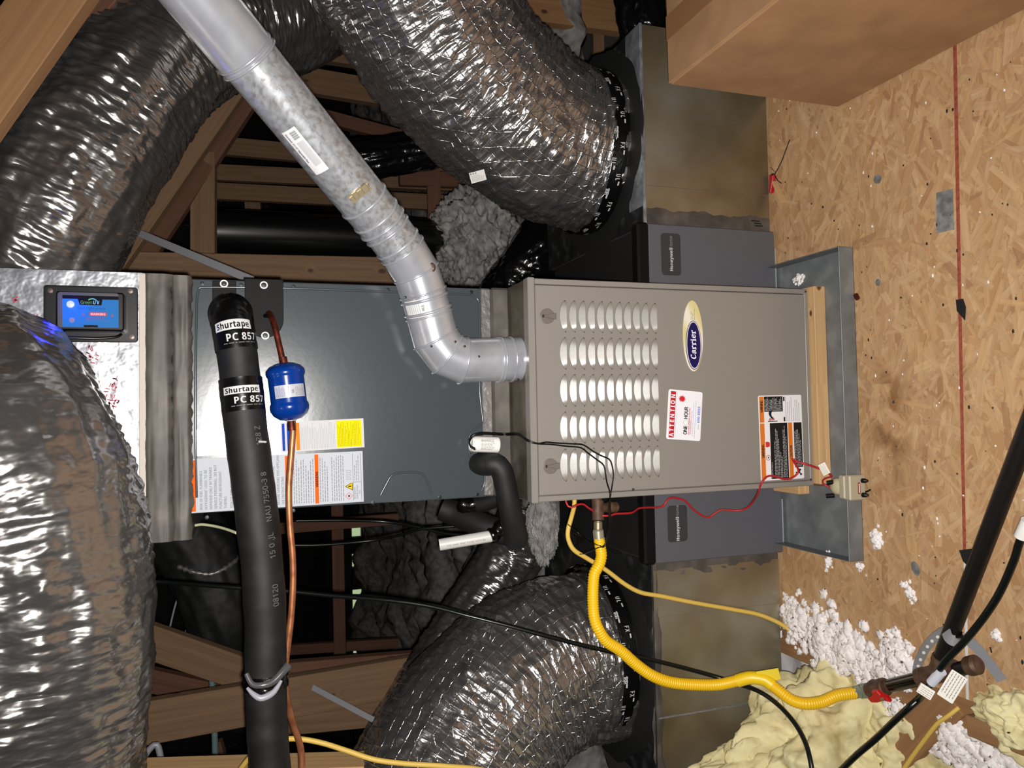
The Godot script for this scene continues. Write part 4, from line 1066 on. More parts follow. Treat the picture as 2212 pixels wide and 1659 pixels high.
func build_gas() -> void:
	# corrugated yellow connector with its fittings
	var g := thing("gas_connector", "bright yellow corrugated gas hose looping from the furnace side to the floor valve", "gas hose")
	var pts := [Vector3(-0.3797, 0.6352, -0.1000), Vector3(-0.3988, 0.6331, -0.1000), Vector3(-0.4250, 0.6298, -0.1000), Vector3(-0.4469, 0.6393, -0.0950), Vector3(-0.4681, 0.6552, -0.0900), Vector3(-0.5014, 0.6622, -0.0850), Vector3(-0.5406, 0.6655, -0.0800), Vector3(-0.5742, 0.6649, -0.0750), Vector3(-0.6026, 0.6564, -0.0700), Vector3(-0.6338, 0.6354, -0.0700), Vector3(-0.6614, 0.5973, -0.0700), Vector3(-0.7029, 0.5525, -0.0700), Vector3(-0.7348, 0.5096, -0.0650), Vector3(-0.7562, 0.4592, -0.0600), Vector3(-0.7671, 0.3972, -0.0500), Vector3(-0.7680, 0.3409, -0.0300), Vector3(-0.7576, 0.2983, -0.0100), Vector3(-0.7467, 0.2701, 0.0100), Vector3(-0.7485, 0.2427, 0.0300), Vector3(-0.7689, 0.2204, 0.0550), Vector3(-0.7865, 0.2027, 0.0850), Vector3(-0.7922, 0.1773, 0.1050), Vector3(-0.7899, 0.1364, 0.1150), Vector3(-0.7763, 0.0947, 0.1250), Vector3(-0.7730, 0.0519, 0.1350)]
	put("corrugated_hose", tube(even(pts, 0.0016), func(s: float, t: float) -> float: return 0.0143 + 0.0009 * sin(s * TAU / 0.0062) * (0.35 + 0.65 * smoothstep(0.0, 0.3, absf(sin(s * 5.0)))), 22), M.yellow_gas, g)
	var flag := MB.new()
	flag.box(Transform3D(Basis.from_euler(Vector3(-0.5, 0.1, 0.15)), Vector3(-0.7357, 0.2357, 0.0400)), Vector3(0.028, 0.055, 0.0012))
	put("hose_label", flag.done(), mat(Color(0.86, 0.76, 0.08), 0.45), g)
	put("hose_label_wrap", tube(even([Vector3(-0.7580, 0.2955, -0.0100), Vector3(-0.7467, 0.2701, 0.0100), Vector3(-0.7485, 0.2427, 0.0300), Vector3(-0.7594, 0.2292, 0.0450)], 0.006), 0.0162, 20), mat(Color(0.93, 0.78, 0.10), 0.4), g)
	var hexed := func(a: Vector3, b: Vector3, r: float, called: String, m: Material) -> void:
		put(called, lathe(along(a, b - a), [Vector2(r * 0.9, 0.0), Vector2(r, 0.002), Vector2(r, a.distance_to(b) - 0.002), Vector2(r * 0.9, a.distance_to(b))], 6), m, g)
	hexed.call(Vector3(-0.3370, 0.6367, -0.1000), Vector3(-0.3583, 0.6373, -0.1000), 0.0125, "brass_nut", M.brass)
	hexed.call(Vector3(-0.3583, 0.6373, -0.1000), Vector3(-0.3844, 0.6353, -0.1000), 0.0155, "brass_nut", mat(Color(0.78, 0.77, 0.68), 0.35, 0.7))
	hexed.call(Vector3(-0.7729, 0.0553, 0.1340), Vector3(-0.7705, 0.0371, 0.1380), 0.0165, "brass_nut", mat(Color(0.62, 0.66, 0.6), 0.35, 0.7))
	hexed.call(Vector3(-0.7705, 0.0371, 0.1380), Vector3(-0.7673, 0.0155, 0.1460), 0.0195, "brass_nut", mat(Color(0.56, 0.62, 0.56), 0.4, 0.6))
	# rusty tee coming out of the furnace side
	var t := thing("gas_tee", "brown iron gas tee sticking out of the furnace's left side", "pipe fitting")
	put("run", tube([Vector3(-0.2705, 0.6308, -0.1200), Vector3(-0.3017, 0.6324, -0.1100), Vector3(-0.3212, 0.6339, -0.1050)], 0.0135, 24), M.iron_brown, t)
	put("hub", tube([Vector3(-0.2862, 0.6320, -0.1100), Vector3(-0.3347, 0.6366, -0.1000)], 0.0155, 24), M.iron_brown, t)
	put("branch", tube([Vector3(-0.3022, 0.6334, -0.1050), Vector3(-0.3050, 0.5968, -0.1100)], 0.0125, 20), M.iron_brown, t)
	put("cap", lathe(along(Vector3(-0.3045, 0.6047, -0.1100), Vector3(-0.3065, 0.5488, -0.1200) - Vector3(-0.3045, 0.6047, -0.1100)), [Vector2(0.013, 0.0), Vector2(0.0145, 0.004), Vector2(0.0145, 0.026), Vector2(0.011, 0.031), Vector2(0.0, 0.032)], 20), M.iron_brown, t)
	# black iron pipe across the floor with tee, nipples, valve
	var p := thing("iron_gas_pipe", "black iron gas pipe with a tee and capped stub lying on the decking", "gas pipe")
	var j := Vector3(-0.6469, 0.0500, 0.3846)
	var far := Vector3(0.0653, 0.1600, 0.7744)
	var up := Vector3(-0.5840, 0.0520, 0.4095)
	put("pipe", tube([j.lerp(up, 0.5), up, up.lerp(far, 0.5), far, far + (far - up) * 0.7], 0.0172, 28), M.iron_black, p)
	put("tee_hub", tube([Vector3(-0.6689, 0.0500, 0.3441), j, Vector3(-0.6240, 0.0500, 0.4326)], 0.020, 24), M.iron_brown, p)
	put("tee_neck", tube([j, Vector3(-0.6119, 0.0500, 0.4005)], 0.0205, 24), M.iron_brown, p)
	put("tee_band", tube([Vector3(-0.6711, 0.0500, 0.3402), Vector3(-0.6658, 0.0500, 0.3505)], 0.0225, 24), M.iron_brown, p)
	put("tee_band", tube([Vector3(-0.6289, 0.0500, 0.4232), Vector3(-0.6236, 0.0500, 0.4338)], 0.0215, 24), M.iron_brown, p)
	put("tee_band", tube([Vector3(-0.6201, 0.0500, 0.3966), Vector3(-0.6085, 0.0500, 0.4019)], 0.0225, 24), M.iron_brown, p)
	put("nipple", tube([Vector3(-0.7166, 0.0500, 0.2519), Vector3(-0.6681, 0.0500, 0.3466)], 0.0155, 24), mat(Color(0.03, 0.027, 0.026), 0.22), p)
	put("nipple", tube([Vector3(-0.6261, 0.0500, 0.4291), Vector3(-0.6023, 0.0500, 0.4749)], 0.0145, 20), M.iron_black, p)
	put("cap", lathe(along(Vector3(-0.6076, 0.0500, 0.4637), Vector3(-0.5931, 0.0500, 0.4926) - Vector3(-0.6076, 0.0500, 0.4637)), [Vector2(0.0185, 0.0), Vector2(0.020, 0.004), Vector2(0.020, 0.022), Vector2(0.015, 0.028), Vector2(0.0, 0.03)], 20), M.iron_brown, p)
	var v := thing("gas_valve", "small brass gas valve with a red handle between the yellow hose and black pipe", "gas valve")
	put("body", lathe(along(Vector3(-0.7505, 0.0520, 0.1819), Vector3(-0.7141, 0.0500, 0.2562) - Vector3(-0.7505, 0.0520, 0.1819)), [Vector2(0.016, 0.0), Vector2(0.016, 0.01), Vector2(0.019, 0.014), Vector2(0.022, 0.025), Vector2(0.019, 0.036), Vector2(0.018, 0.04), Vector2(0.0205, 0.044), Vector2(0.0205, 0.058), Vector2(0.016, 0.06)], 20, true), M.iron_brown, v)
	var hx := (Vector3(-0.7182, 0.0600, 0.2659) - Vector3(-0.7556, 0.0600, 0.1900)).normalized()
	var hz := (Vector3(-0.35, 0.9, 0.25) - hx * hx.dot(Vector3(-0.35, 0.9, 0.25))).normalized()
	var hv := Transform3D(Basis(hx, hz.cross(hx), hz), Vector3(-0.7401, 0.0620, 0.2320))
	put("red_handle", prism(hv, PackedVector2Array([Vector2(-0.032, -0.010), Vector2(-0.015, -0.013), Vector2(0.012, -0.012), Vector2(0.026, -0.018), Vector2(0.026, -0.004), Vector2(0.014, 0.004), Vector2(0.012, 0.014), Vector2(-0.006, 0.016), Vector2(-0.012, 0.006), Vector2(-0.034, 0.002)]), 0.006, 0.016, 0.002), M.red_paint, v)
	put("handle_screw", lathe(hv * along(Vector3(0.012, -0.006, 0.015), Vector3(0, 0, 1)), [Vector2(0.005, 0.0), Vector2(0.0045, 0.003), Vector2(0.0, 0.0035)], 8), M.brass, v)
	# perforated strap holding the pipe down
	var s := thing("hanger_strap", "grey perforated metal strap looped over the black gas pipe", "strap")
	ribbon(s, "strap", spline([Vector3(-0.7017, 0.0040, 0.2799), Vector3(-0.6487, 0.0200, 0.3066), Vector3(-0.5912, 0.0450, 0.3580), Vector3(-0.5484, 0.0620, 0.4118), Vector3(-0.5336, 0.0780, 0.4465)], 8), 0.019, 0.0012, Vector3(0.35, 0.75, 0.6), M.strap)
	ribbon(s, "strap", spline([Vector3(-0.5380, 0.0780, 0.4371), Vector3(-0.5482, 0.0830, 0.4479), Vector3(-0.5521, 0.0780, 0.4570), Vector3(-0.5506, 0.0600, 0.4560), Vector3(-0.5525, 0.0400, 0.4499), Vector3(-0.5803, 0.0200, 0.4704), Vector3(-0.6300, 0.0040, 0.5030)], 8), 0.024, 0.0012, Vector3(0, 1, 0.15), M.strap)
	for k in 7:
		var q := [Vector3(-0.6782, 0.0100, 0.2906), Vector3(-0.6589, 0.0160, 0.3024), Vector3(-0.6387, 0.0240, 0.3173), Vector3(-0.6153, 0.0360, 0.3385), Vector3(-0.5957, 0.0440, 0.3569), Vector3(-0.5768, 0.0520, 0.3774), Vector3(-0.5615, 0.0580, 0.3981)]
		put("strap_hole", lathe(along(q[k] + Vector3(0, 0.004, 0.002), Vector3(0.3, 0.9, 0.4)), [Vector2(0.0035, -0.002), Vector2(0.0035, 0.001), Vector2(0.0, 0.001)], 10), mat(Color(0.78, 0.75, 0.72), 0.6), s)

# flat strip along points, its width lying across up
func ribbon(parent: Node3D, called: String, pts: Array, w: float, th: float, up: Vector3, m: Material) -> MeshInstance3D:
	var b := MB.new()
	var top := []
	for i in pts.size():
		var t: Vector3 = (pts[mini(i + 1, pts.size() - 1)] - pts[maxi(i - 1, 0)]).normalized()
		var sd := t.cross(up).normalized()
		var nn := sd.cross(t).normalized()
		top.append([pts[i] + sd * w / 2 + nn * th, pts[i] - sd * w / 2 + nn * th, pts[i] - sd * w / 2, pts[i] + sd * w / 2])
	for i in pts.size() - 1:
		for k in 4:
			b.quad(top[i][k], top[i + 1][k], top[i + 1][(k + 1) % 4], top[i][(k + 1) % 4])
	b.quad(top[0][0], top[0][1], top[0][2], top[0][3])
	b.quad(top[-1][3], top[-1][2], top[-1][1], top[-1][0])
	return put(called, b.done(), m, parent)

func cable(called: String, label: String, category: String, pts: Array, r: float, m: Material, group := "") -> MeshInstance3D:
	var o := put(called, tube(even(pts, 0.008), r, 10), m)
	tag(o, label, category, group)
	return o

func build_wires() -> void:
	cable("electrical_cable", "pale yellow electrical cable curving from the furnace's side past the yellow gas hose", "cable", [Vector3(-0.2854, 0.6710, -0.1700), Vector3(-0.3053, 0.6749, -0.1650), Vector3(-0.3351, 0.6914, -0.1500), Vector3(-0.3613, 0.7020, -0.1450), Vector3(-0.3864, 0.7013, -0.1450), Vector3(-0.4139, 0.6863, -0.1450), Vector3(-0.4393, 0.6478, -0.1500), Vector3(-0.4777, 0.5877, -0.1600), Vector3(-0.5217, 0.5289, -0.1700), Vector3(-0.5498, 0.4781, -0.1750), Vector3(-0.5673, 0.4116, -0.1800), Vector3(-0.5964, 0.3067, -0.1850), Vector3(-0.6266, 0.1862, -0.1850), Vector3(-0.6504, 0.0967, -0.1800), Vector3(-0.6845, 0.0257, -0.1700), Vector3(-0.7207, -0.0134, -0.1500), Vector3(-0.7523, -0.0363, -0.1400), Vector3(-0.7753, -0.0546, -0.1300)], 0.0062, M.yellow_cable)
	cable("electrical_cable", "pale yellow cable along the bottom edge in front of the left return duct", "cable", [Vector3(-0.9096, 1.5288, -0.2500), Vector3(-0.8664, 1.5057, -0.2200), Vector3(-0.8378, 1.4871, -0.2000), Vector3(-0.8139, 1.4669, -0.1800), Vector3(-0.7998, 1.4363, -0.1800), Vector3(-0.8004, 1.4054, -0.1800), Vector3(-0.8031, 1.3697, -0.1700), Vector3(-0.8159, 1.3235, -0.1600), Vector3(-0.8328, 1.2729, -0.1400), Vector3(-0.8546, 1.2118, -0.1200), Vector3(-0.8721, 1.1378, -0.1100), Vector3(-0.8876, 1.0513, -0.1000), Vector3(-0.9208, 0.9371, -0.1000), Vector3(-1.0033, 0.7948, -0.1000), Vector3(-1.1459, 0.6984, -0.1000), Vector3(-1.3467, 0.6137, -0.1000)], 0.0062, M.yellow_cable)
	cable("electrical_cable", "thin yellow cable lying on the joist by the white fluff", "cable", [Vector3(-0.7247, 0.0000, 0.3926), Vector3(-0.7462, 0.0120, 0.3761), Vector3(-0.7744, 0.0160, 0.3479), Vector3(-0.8205, 0.0140, 0.3125), Vector3(-0.8727, 0.0100, 0.2737), Vector3(-0.9400, 0.0080, 0.2279)], 0.0048, M.yellow_cable)
	cable("black_cable", "long thin black cable drooping across the left return duct to the insulation", "cable", [Vector3(-0.4568, 1.8923, -0.5500), Vector3(-0.4648, 1.7828, -0.5000), Vector3(-0.4764, 1.7067, -0.5000), Vector3(-0.4844, 1.5977, -0.4500), Vector3(-0.4936, 1.5070, -0.4200), Vector3(-0.5084, 1.3929, -0.4000), Vector3(-0.5225, 1.2787, -0.3600), Vector3(-0.5342, 1.1439, -0.3000), Vector3(-0.5504, 1.0430, -0.2600), Vector3(-0.5735, 0.9553, -0.2200), Vector3(-0.5991, 0.8654, -0.1900), Vector3(-0.6325, 0.7609, -0.1650), Vector3(-0.6683, 0.6509, -0.1500), Vector3(-0.6939, 0.5627, -0.1400), Vector3(-0.7147, 0.4865, -0.1300), Vector3(-0.7437, 0.3952, -0.1200), Vector3(-0.7718, 0.3086, -0.1000), Vector3(-0.7843, 0.2641, -0.0600), Vector3(-0.7899, 0.2359, 0.0000), Vector3(-0.7989, 0.2332, 0.0700), Vector3(-0.8201, 0.2335, 0.1300), Vector3(-0.8484, 0.2363, 0.1700), Vector3(-0.8777, 0.2466, 0.2000), Vector3(-0.9207, 0.2547, 0.2200)], 0.0058, M.green_black)
	cable("black_cable", "second black cable running beside the first over the dark back of the attic", "cable", [Vector3(-0.5444, 1.2698, -0.4500), Vector3(-0.5482, 1.1740, -0.4200), Vector3(-0.5621, 1.0800, -0.3800), Vector3(-0.5770, 0.9894, -0.3300), Vector3(-0.6041, 0.9078, -0.3000)], 0.006, M.green_black)
	cable("black_cable", "faint dark cable under the coil casing in the shadows", "cable", [Vector3(-0.3932, 1.3404, -0.9000), Vector3(-0.4012, 1.1924, -0.9000), Vector3(-0.4147, 1.0544, -0.9000), Vector3(-0.4317, 0.9542, -0.8500), Vector3(-0.4520, 0.8713, -0.8000), Vector3(-0.4565, 0.7897, -0.7500)], 0.005, M.green_black)
	cable("black_cable", "faint dark cable crossing the grey insulation below the coil casing", "cable", [Vector3(-0.4714, 1.3556, -0.9000), Vector3(-0.4775, 1.2531, -0.9000), Vector3(-0.4749, 1.1018, -0.9000), Vector3(-0.4566, 1.0171, -0.8500), Vector3(-0.4329, 0.9492, -0.8000), Vector3(-0.4241, 0.8207, -0.7500)], 0.005, M.green_black)
	var cord := thing("extension_cord", "glossy black cord with two white tags crossing the gas pipe at the lower right", "cord")
	put("cord", tube(even([Vector3(0.1794, 0.0200, 0.8780), Vector3(0.0312, 0.0800, 0.8103), Vector3(-0.1705, 0.1000, 0.7130), Vector3(-0.2991, 0.0900, 0.6313), Vector3(-0.3586, 0.0850, 0.6041), Vector3(-0.4273, 0.0800, 0.5679), Vector3(-0.4872, 0.0780, 0.5280), Vector3(-0.5408, 0.0900, 0.4933), Vector3(-0.5829, 0.1000, 0.4614), Vector3(-0.6210, 0.1050, 0.4355), Vector3(-0.6709, 0.0900, 0.3935), Vector3(-0.7112, 0.0700, 0.3508), Vector3(-0.7318, 0.0850, 0.3387), Vector3(-0.7772, 0.0950, 0.3006), Vector3(-0.8282, 0.1150, 0.2639), Vector3(-0.8797, 0.1300, 0.2200), Vector3(-0.9598, 0.1400, 0.1513)], 0.008), 0.0072, 14), M.green_black, cord)
	put("tag", prism(Transform3D(Basis.from_euler(Vector3(-0.7, 0.3, 0.85)), Vector3(-0.6741, 0.1000, 0.3978)), rounded(0.03, 0.022, 0.001), -0.009, 0.009, 0.001), paper_print(240, 180, 18, 101), cord)
	put("tag_wrap", tube([Vector3(-0.6495, 0.1030, 0.4172), Vector3(-0.6162, 0.1040, 0.4453)], 0.0105, 12), mat(Color(0.84, 0.85, 0.9), 0.3), cord)
	put("tag", prism(Transform3D(Basis.from_euler(Vector3(-0.9, 0.25, 2.45)), Vector3(-0.6415, 0.1000, 0.4666)), rounded(0.062, 0.032, 0.002), 0.0, 0.001), paper_print(320, 160, 14, 102), cord)
	put("connector", tube([Vector3(-0.3091, 0.0880, 0.6237), Vector3(-0.2756, 0.0920, 0.6430)], 0.013, 14), M.white_plastic, cord)
	cable("signal_wire", "red wire between the furnace's left side and the gas tee", "wire", [Vector3(-0.2763, 0.7297, -0.0900), Vector3(-0.2898, 0.7271, -0.0850), Vector3(-0.2945, 0.7167, -0.0800), Vector3(-0.2885, 0.7013, -0.0800), Vector3(-0.2889, 0.6838, -0.0850), Vector3(-0.2985, 0.6689, -0.0900), Vector3(-0.3082, 0.6539, -0.0950), Vector3(-0.3233, 0.6296, -0.1200), Vector3(-0.3267, 0.6137, -0.1200)], 0.0026, M.red_wire)
	cable("signal_wire", "red wire wandering from the gas tee across the left filter cabinet to the float switch", "wire", [Vector3(-0.3213, 0.6317, -0.0850), Vector3(-0.3217, 0.6145, -0.0800), Vector3(-0.3189, 0.5936, -0.0850), Vector3(-0.3201, 0.5646, -0.0900), Vector3(-0.3206, 0.5379, -0.1000), Vector3(-0.3138, 0.5080, -0.1200), Vector3(-0.3158, 0.4694, -0.1400), Vector3(-0.3190, 0.4357, -0.1500), Vector3(-0.3151, 0.4156, -0.1500), Vector3(-0.3028, 0.4078, -0.1480), Vector3(-0.2948, 0.3932, -0.1480), Vector3(-0.2989, 0.3690, -0.1500), Vector3(-0.3063, 0.3488, -0.1500), Vector3(-0.3279, 0.3276, -0.1500), Vector3(-0.3459, 0.3031, -0.1500), Vector3(-0.3562, 0.2780, -0.1480), Vector3(-0.3439, 0.2591, -0.1420), Vector3(-0.3352, 0.2410, -0.1350), Vector3(-0.3381, 0.2064, -0.1200), Vector3(-0.3306, 0.1872, -0.1000), Vector3(-0.3096, 0.1872, -0.0700), Vector3(-0.2835, 0.2084, -0.0200), Vector3(-0.2529, 0.2151, 0.0060), Vector3(-0.2354, 0.1986, 0.0080), Vector3(-0.2339, 0.1782, 0.0080), Vector3(-0.2423, 0.1508, 0.0100), Vector3(-0.2432, 0.1288, 0.0120), Vector3(-0.2339, 0.1109, 0.0160), Vector3(-0.2216, 0.1062, 0.0200), Vector3(-0.2064, 0.1162, 0.0220), Vector3(-0.1887, 0.1289, 0.0240), Vector3(-0.1987, 0.1150, 0.0300), Vector3(-0.2058, 0.0966, 0.0450), Vector3(-0.2139, 0.0885, 0.0750), Vector3(-0.2237, 0.0681, 0.0850), Vector3(-0.2362, 0.0554, 0.0850)], 0.0028, M.red_wire)
	cable("signal_wire", "thin reddish wire trailing from the float switch into the pan", "wire", [Vector3(-0.2363, 0.0545, 0.0840), Vector3(-0.2429, 0.0560, 0.0600), Vector3(-0.2534, 0.0567, 0.0500), Vector3(-0.2652, 0.0450, 0.0600), Vector3(-0.2719, 0.0391, 0.0700), Vector3(-0.2763, 0.0303, 0.0800), Vector3(-0.2771, 0.0185, 0.0900)], 0.0022, M.red_wire)
	for k in 2:
		var head := [Vector3(-0.1368, 0.9707, -0.0700), Vector3(-0.1294, 0.9844, -0.0620), Vector3(-0.1158, 0.9884, -0.0550), Vector3(-0.1050, 0.9805, -0.0500), Vector3(-0.1001, 0.9575, -0.0500), Vector3(-0.1024, 0.9219, -0.0600), Vector3(-0.1043, 0.8961, -0.0600), Vector3(-0.1032, 0.8792, -0.0400), Vector3(-0.1063, 0.8722, -0.0200), Vector3(-0.1181, 0.8610, 0.0000)]
		for i in head.size(): head[i] += Vector3(-0.0035, 0.0, 0.002) * k
		var tail := [Vector3(-0.1249, 0.8472, 0.0065), Vector3(-0.1275, 0.8346, 0.0070), Vector3(-0.1247, 0.8177, 0.0090), Vector3(-0.1277, 0.7922, 0.0100), Vector3(-0.1312, 0.7476, 0.0120), Vector3(-0.1342, 0.7239, 0.0130), Vector3(-0.1494, 0.7004, 0.0140), Vector3(-0.1613, 0.6791, 0.0150), Vector3(-0.1711, 0.6571, 0.0150), Vector3(-0.1859, 0.6500, 0.0150), Vector3(-0.2086, 0.6464, 0.0140), Vector3(-0.2311, 0.6485, 0.0120), Vector3(-0.2504, 0.6507, 0.0080), Vector3(-0.2709, 0.6531, 0.0040), Vector3(-0.2980, 0.6397, -0.0300), Vector3(-0.3373, 0.6247, -0.0600), Vector3(-0.3686, 0.6234, -0.0750), Vector3(-0.3982, 0.6296, -0.0800), Vector3(-0.3984, 0.6404, -0.0790)] if k == 0 else [Vector3(-0.1259, 0.8496, 0.0065), Vector3(-0.1286, 0.8335, 0.0070), Vector3(-0.1305, 0.8060, 0.0090), Vector3(-0.1362, 0.7661, 0.0100), Vector3(-0.1406, 0.7309, 0.0120), Vector3(-0.1523, 0.7147, 0.0130), Vector3(-0.1698, 0.6911, 0.0140), Vector3(-0.1850, 0.6723, 0.0150), Vector3(-0.2064, 0.6679, 0.0150), Vector3(-0.2269, 0.6638, 0.0130), Vector3(-0.2501, 0.6550, 0.0090), Vector3(-0.2732, 0.6519, 0.0040), Vector3(-0.3128, 0.6251, -0.0500), Vector3(-0.3508, 0.6176, -0.0700), Vector3(-0.3891, 0.6254, -0.0800), Vector3(-0.3997, 0.6379, -0.0790)]
		cable("control_wire", ["thin black control wire over the door louvers, the longer upper loop", "thin black control wire over the door louvers, the shorter lower loop"][k], "wire", head + tail, 0.0019, M.black_plastic)
	cable("zip_tie", "thin black tie holding the yellow gas hose, upper loop to the cable", "cable tie", [Vector3(-0.3965, 0.6410, -0.0750), Vector3(-0.3928, 0.6511, -0.0780), Vector3(-0.3864, 0.6620, -0.1100), Vector3(-0.3700, 0.6765, -0.1350), Vector3(-0.3546, 0.6940, -0.1360), Vector3(-0.3449, 0.7050, -0.1400)], 0.0013, M.black_plastic)
	cable("zip_tie", "thin black tie holding the yellow gas hose, lower loop to the cable", "cable tie", [Vector3(-0.3983, 0.6354, -0.0760), Vector3(-0.3995, 0.6496, -0.0760), Vector3(-0.4111, 0.6568, -0.1000), Vector3(-0.4236, 0.6621, -0.1350), Vector3(-0.4242, 0.6743, -0.1370)], 0.0013, M.black_plastic)
	cable("zip_tie", "cream cable tie between the plenum's lower left corner and the fat black pipe", "cable tie", [Vector3(-0.2964, 1.6249, -0.2000), Vector3(-0.2968, 1.6034, -0.2000), Vector3(-0.2944, 1.5872, -0.1900), Vector3(-0.2965, 1.5627, -0.1700), Vector3(-0.3003, 1.5373, -0.1400), Vector3(-0.3056, 1.5123, -0.1000)], 0.0032, mat(Color(0.74, 0.74, 0.6), 0.5))
	var strap := thing("metal_brace", "grey flat metal brace slanting above the coil casing", "brace")
	ribbon(strap, "strip", [Vector3(0.5664, 1.8872, -0.9500), Vector3(0.3214, 1.4722, -0.5000)], 0.022, 0.006, Vector3(0.1, 0.3, 1), M.strap)
	var strap2 := thing("metal_brace", "thin grey metal brace on the timber behind the left return duct", "brace")
	ribbon(strap2, "strip", [Vector3(-0.9674, 1.2860, -1.0000), Vector3(-1.0615, 1.0837, -0.8500)], 0.018, 0.005, Vector3(0.1, 0.3, 1), M.strap)
	build_condensate()

func build_condensate() -> void:
	var o := thing("condensate_tee", "white plastic condensate fitting with small print on the coil's drain corner", "pipe fitting")
	var a := Vector3(-0.1317, 0.9074, -0.0850)
	var b := Vector3(-0.1271, 0.9767, -0.0850)
	var body := lathe(along(a, b - a), [Vector2(0.0, 0.0), Vector2(0.0185, 0.0), Vector2(0.0195, 0.002), Vector2(0.0195, a.distance_to(b) - 0.008), Vector2(0.0185, a.distance_to(b) - 0.007), Vector2(0.0185, a.distance_to(b) - 0.001), Vector2(0.0165, a.distance_to(b)), Vector2(0.012, a.distance_to(b) - 0.004), Vector2(0.0, a.distance_to(b) - 0.004)], 32)
	put("barrel", body, M.white_plastic, o)
	put("spigot", tube([a.lerp(b, 0.4), a.lerp(b, 0.4) + Vector3(0, 0, -0.056)], 0.014, 20), M.white_plastic, o)
	var t := (b - a).normalized()
	var e := (Vector3(-0.0485, 1.4837, 1.71) - a).normalized()
	e = (e - t * e.dot(t)).normalized()
	var im := sheet(240, 260, Color(0.9, 0.89, 0.87))
	small_print(im, Rect2i(20, 16, 200, 220), 26, 7, Color(0.3, 0.3, 0.32), 111)
	put("print", curved_patch(a, t, e, t.cross(e), 0.0197, -0.8, 0.9, 0.010, 0.052), printed(im, 0.4), o)
	var d := thing("drain_pipe", "black foam-covered drain elbow bending down from the coil past the furnace top", "pipe")
	put("foam_sleeve", tube(even([Vector3(-0.1687, 0.9237, -0.1350), Vector3(-0.1733, 0.9320, -0.1000), Vector3(-0.1782, 0.9297, -0.0850), Vector3(-0.1795, 0.9154, -0.0780), Vector3(-0.1956, 0.9024, -0.0750), Vector3(-0.2209, 0.8948, -0.0780), Vector3(-0.2672, 0.8839, -0.0850), Vector3(-0.3151, 0.8702, -0.1000), Vector3(-0.3530, 0.8568, -0.1200), Vector3(-0.3822, 0.8455, -0.1400)], 0.006), func(s: float, k: float) -> float: return 0.0275 + 0.003 * smoothstep(0.5, 0.9, k) - 0.004 * smoothstep(0.97, 1.0, k), 32), M.black_rubber, d)
	put("elbow_end", tube(even([Vector3(-0.1759, 0.9523, -0.1200), Vector3(-0.1785, 0.9440, -0.1000), Vector3(-0.1782, 0.9297, -0.0850)], 0.006), func(s: float, k: float) -> float: return 0.024 + 0.004 * sin(PI * minf(k * 1.4, 1.0) * 0.5), 28), M.black_rubber, d)
	var w := thing("drain_stub", "short white plastic pipe with printed text below the coil casing", "pipe")
	var p0 := Vector3(-0.4363, 0.9603, -0.5000)
	var p1 := Vector3(-0.4170, 0.8092, -0.4700)
	put("pipe", tube([p0, p1], 0.0172, 28), M.white_plastic, w)
	var im2 := sheet(500, 120, Color(0.9, 0.89, 0.87))
	text(im2, "1/2  NSF  PVC 1120  SCH 40", 20, 80, 44, Color(0.45, 0.45, 0.46), false, 440)
	var t2 := (p0 - p1).normalized()
	var e2 := (Vector3(-0.0485, 1.4837, 1.71) - p1).normalized()
	e2 = (e2 - t2 * e2.dot(t2)).normalized()
	put("print", curved_patch(p1, t2, e2, t2.cross(e2), 0.0174, 0.0, 0.8, 0.01, 0.14), printed(im2, 0.4), w)
	put("tape_wrap", tube(even([Vector3(-0.4180, 0.8150, -0.4700), Vector3(-0.4122, 0.8006, -0.4700), Vector3(-0.3971, 0.7830, -0.4700), Vector3(-0.3792, 0.7653, -0.4700)], 0.006), func(s: float, k: float) -> float: return 0.0225 + 0.003 * sin(s * 190.0), 24), M.black_tape, w)
	var s := thing("insulated_pipe", "black foam-covered pipe tee in the shadow below the coil casing", "pipe")
	put("foam_sleeve", tube(even([Vector3(-0.3458, 0.9212, -0.6200), Vector3(-0.3629, 0.8825, -0.6000), Vector3(-0.3816, 0.8425, -0.5600), Vector3(-0.4031, 0.7963, -0.5200), Vector3(-0.4177, 0.7444, -0.5000)], 0.008), 0.038, 24), M.black_matte, s)
	put("branch_sleeve", tube(even([Vector3(-0.3314, 0.8506, -0.5800), Vector3(-0.3302, 0.8151, -0.5500), Vector3(-0.3032, 0.7567, -0.5000)], 0.008), 0.026, 24), M.black_matte, s)
	put("tape_wrap", tube(even([Vector3(-0.3251, 0.8735, -0.5600), Vector3(-0.3331, 0.8619, -0.5500), Vector3(-0.3313, 0.8444, -0.5500)], 0.006), func(s2: float, k: float) -> float: return 0.026 + 0.003 * sin(s2 * 200.0), 20), M.black_tape, s)

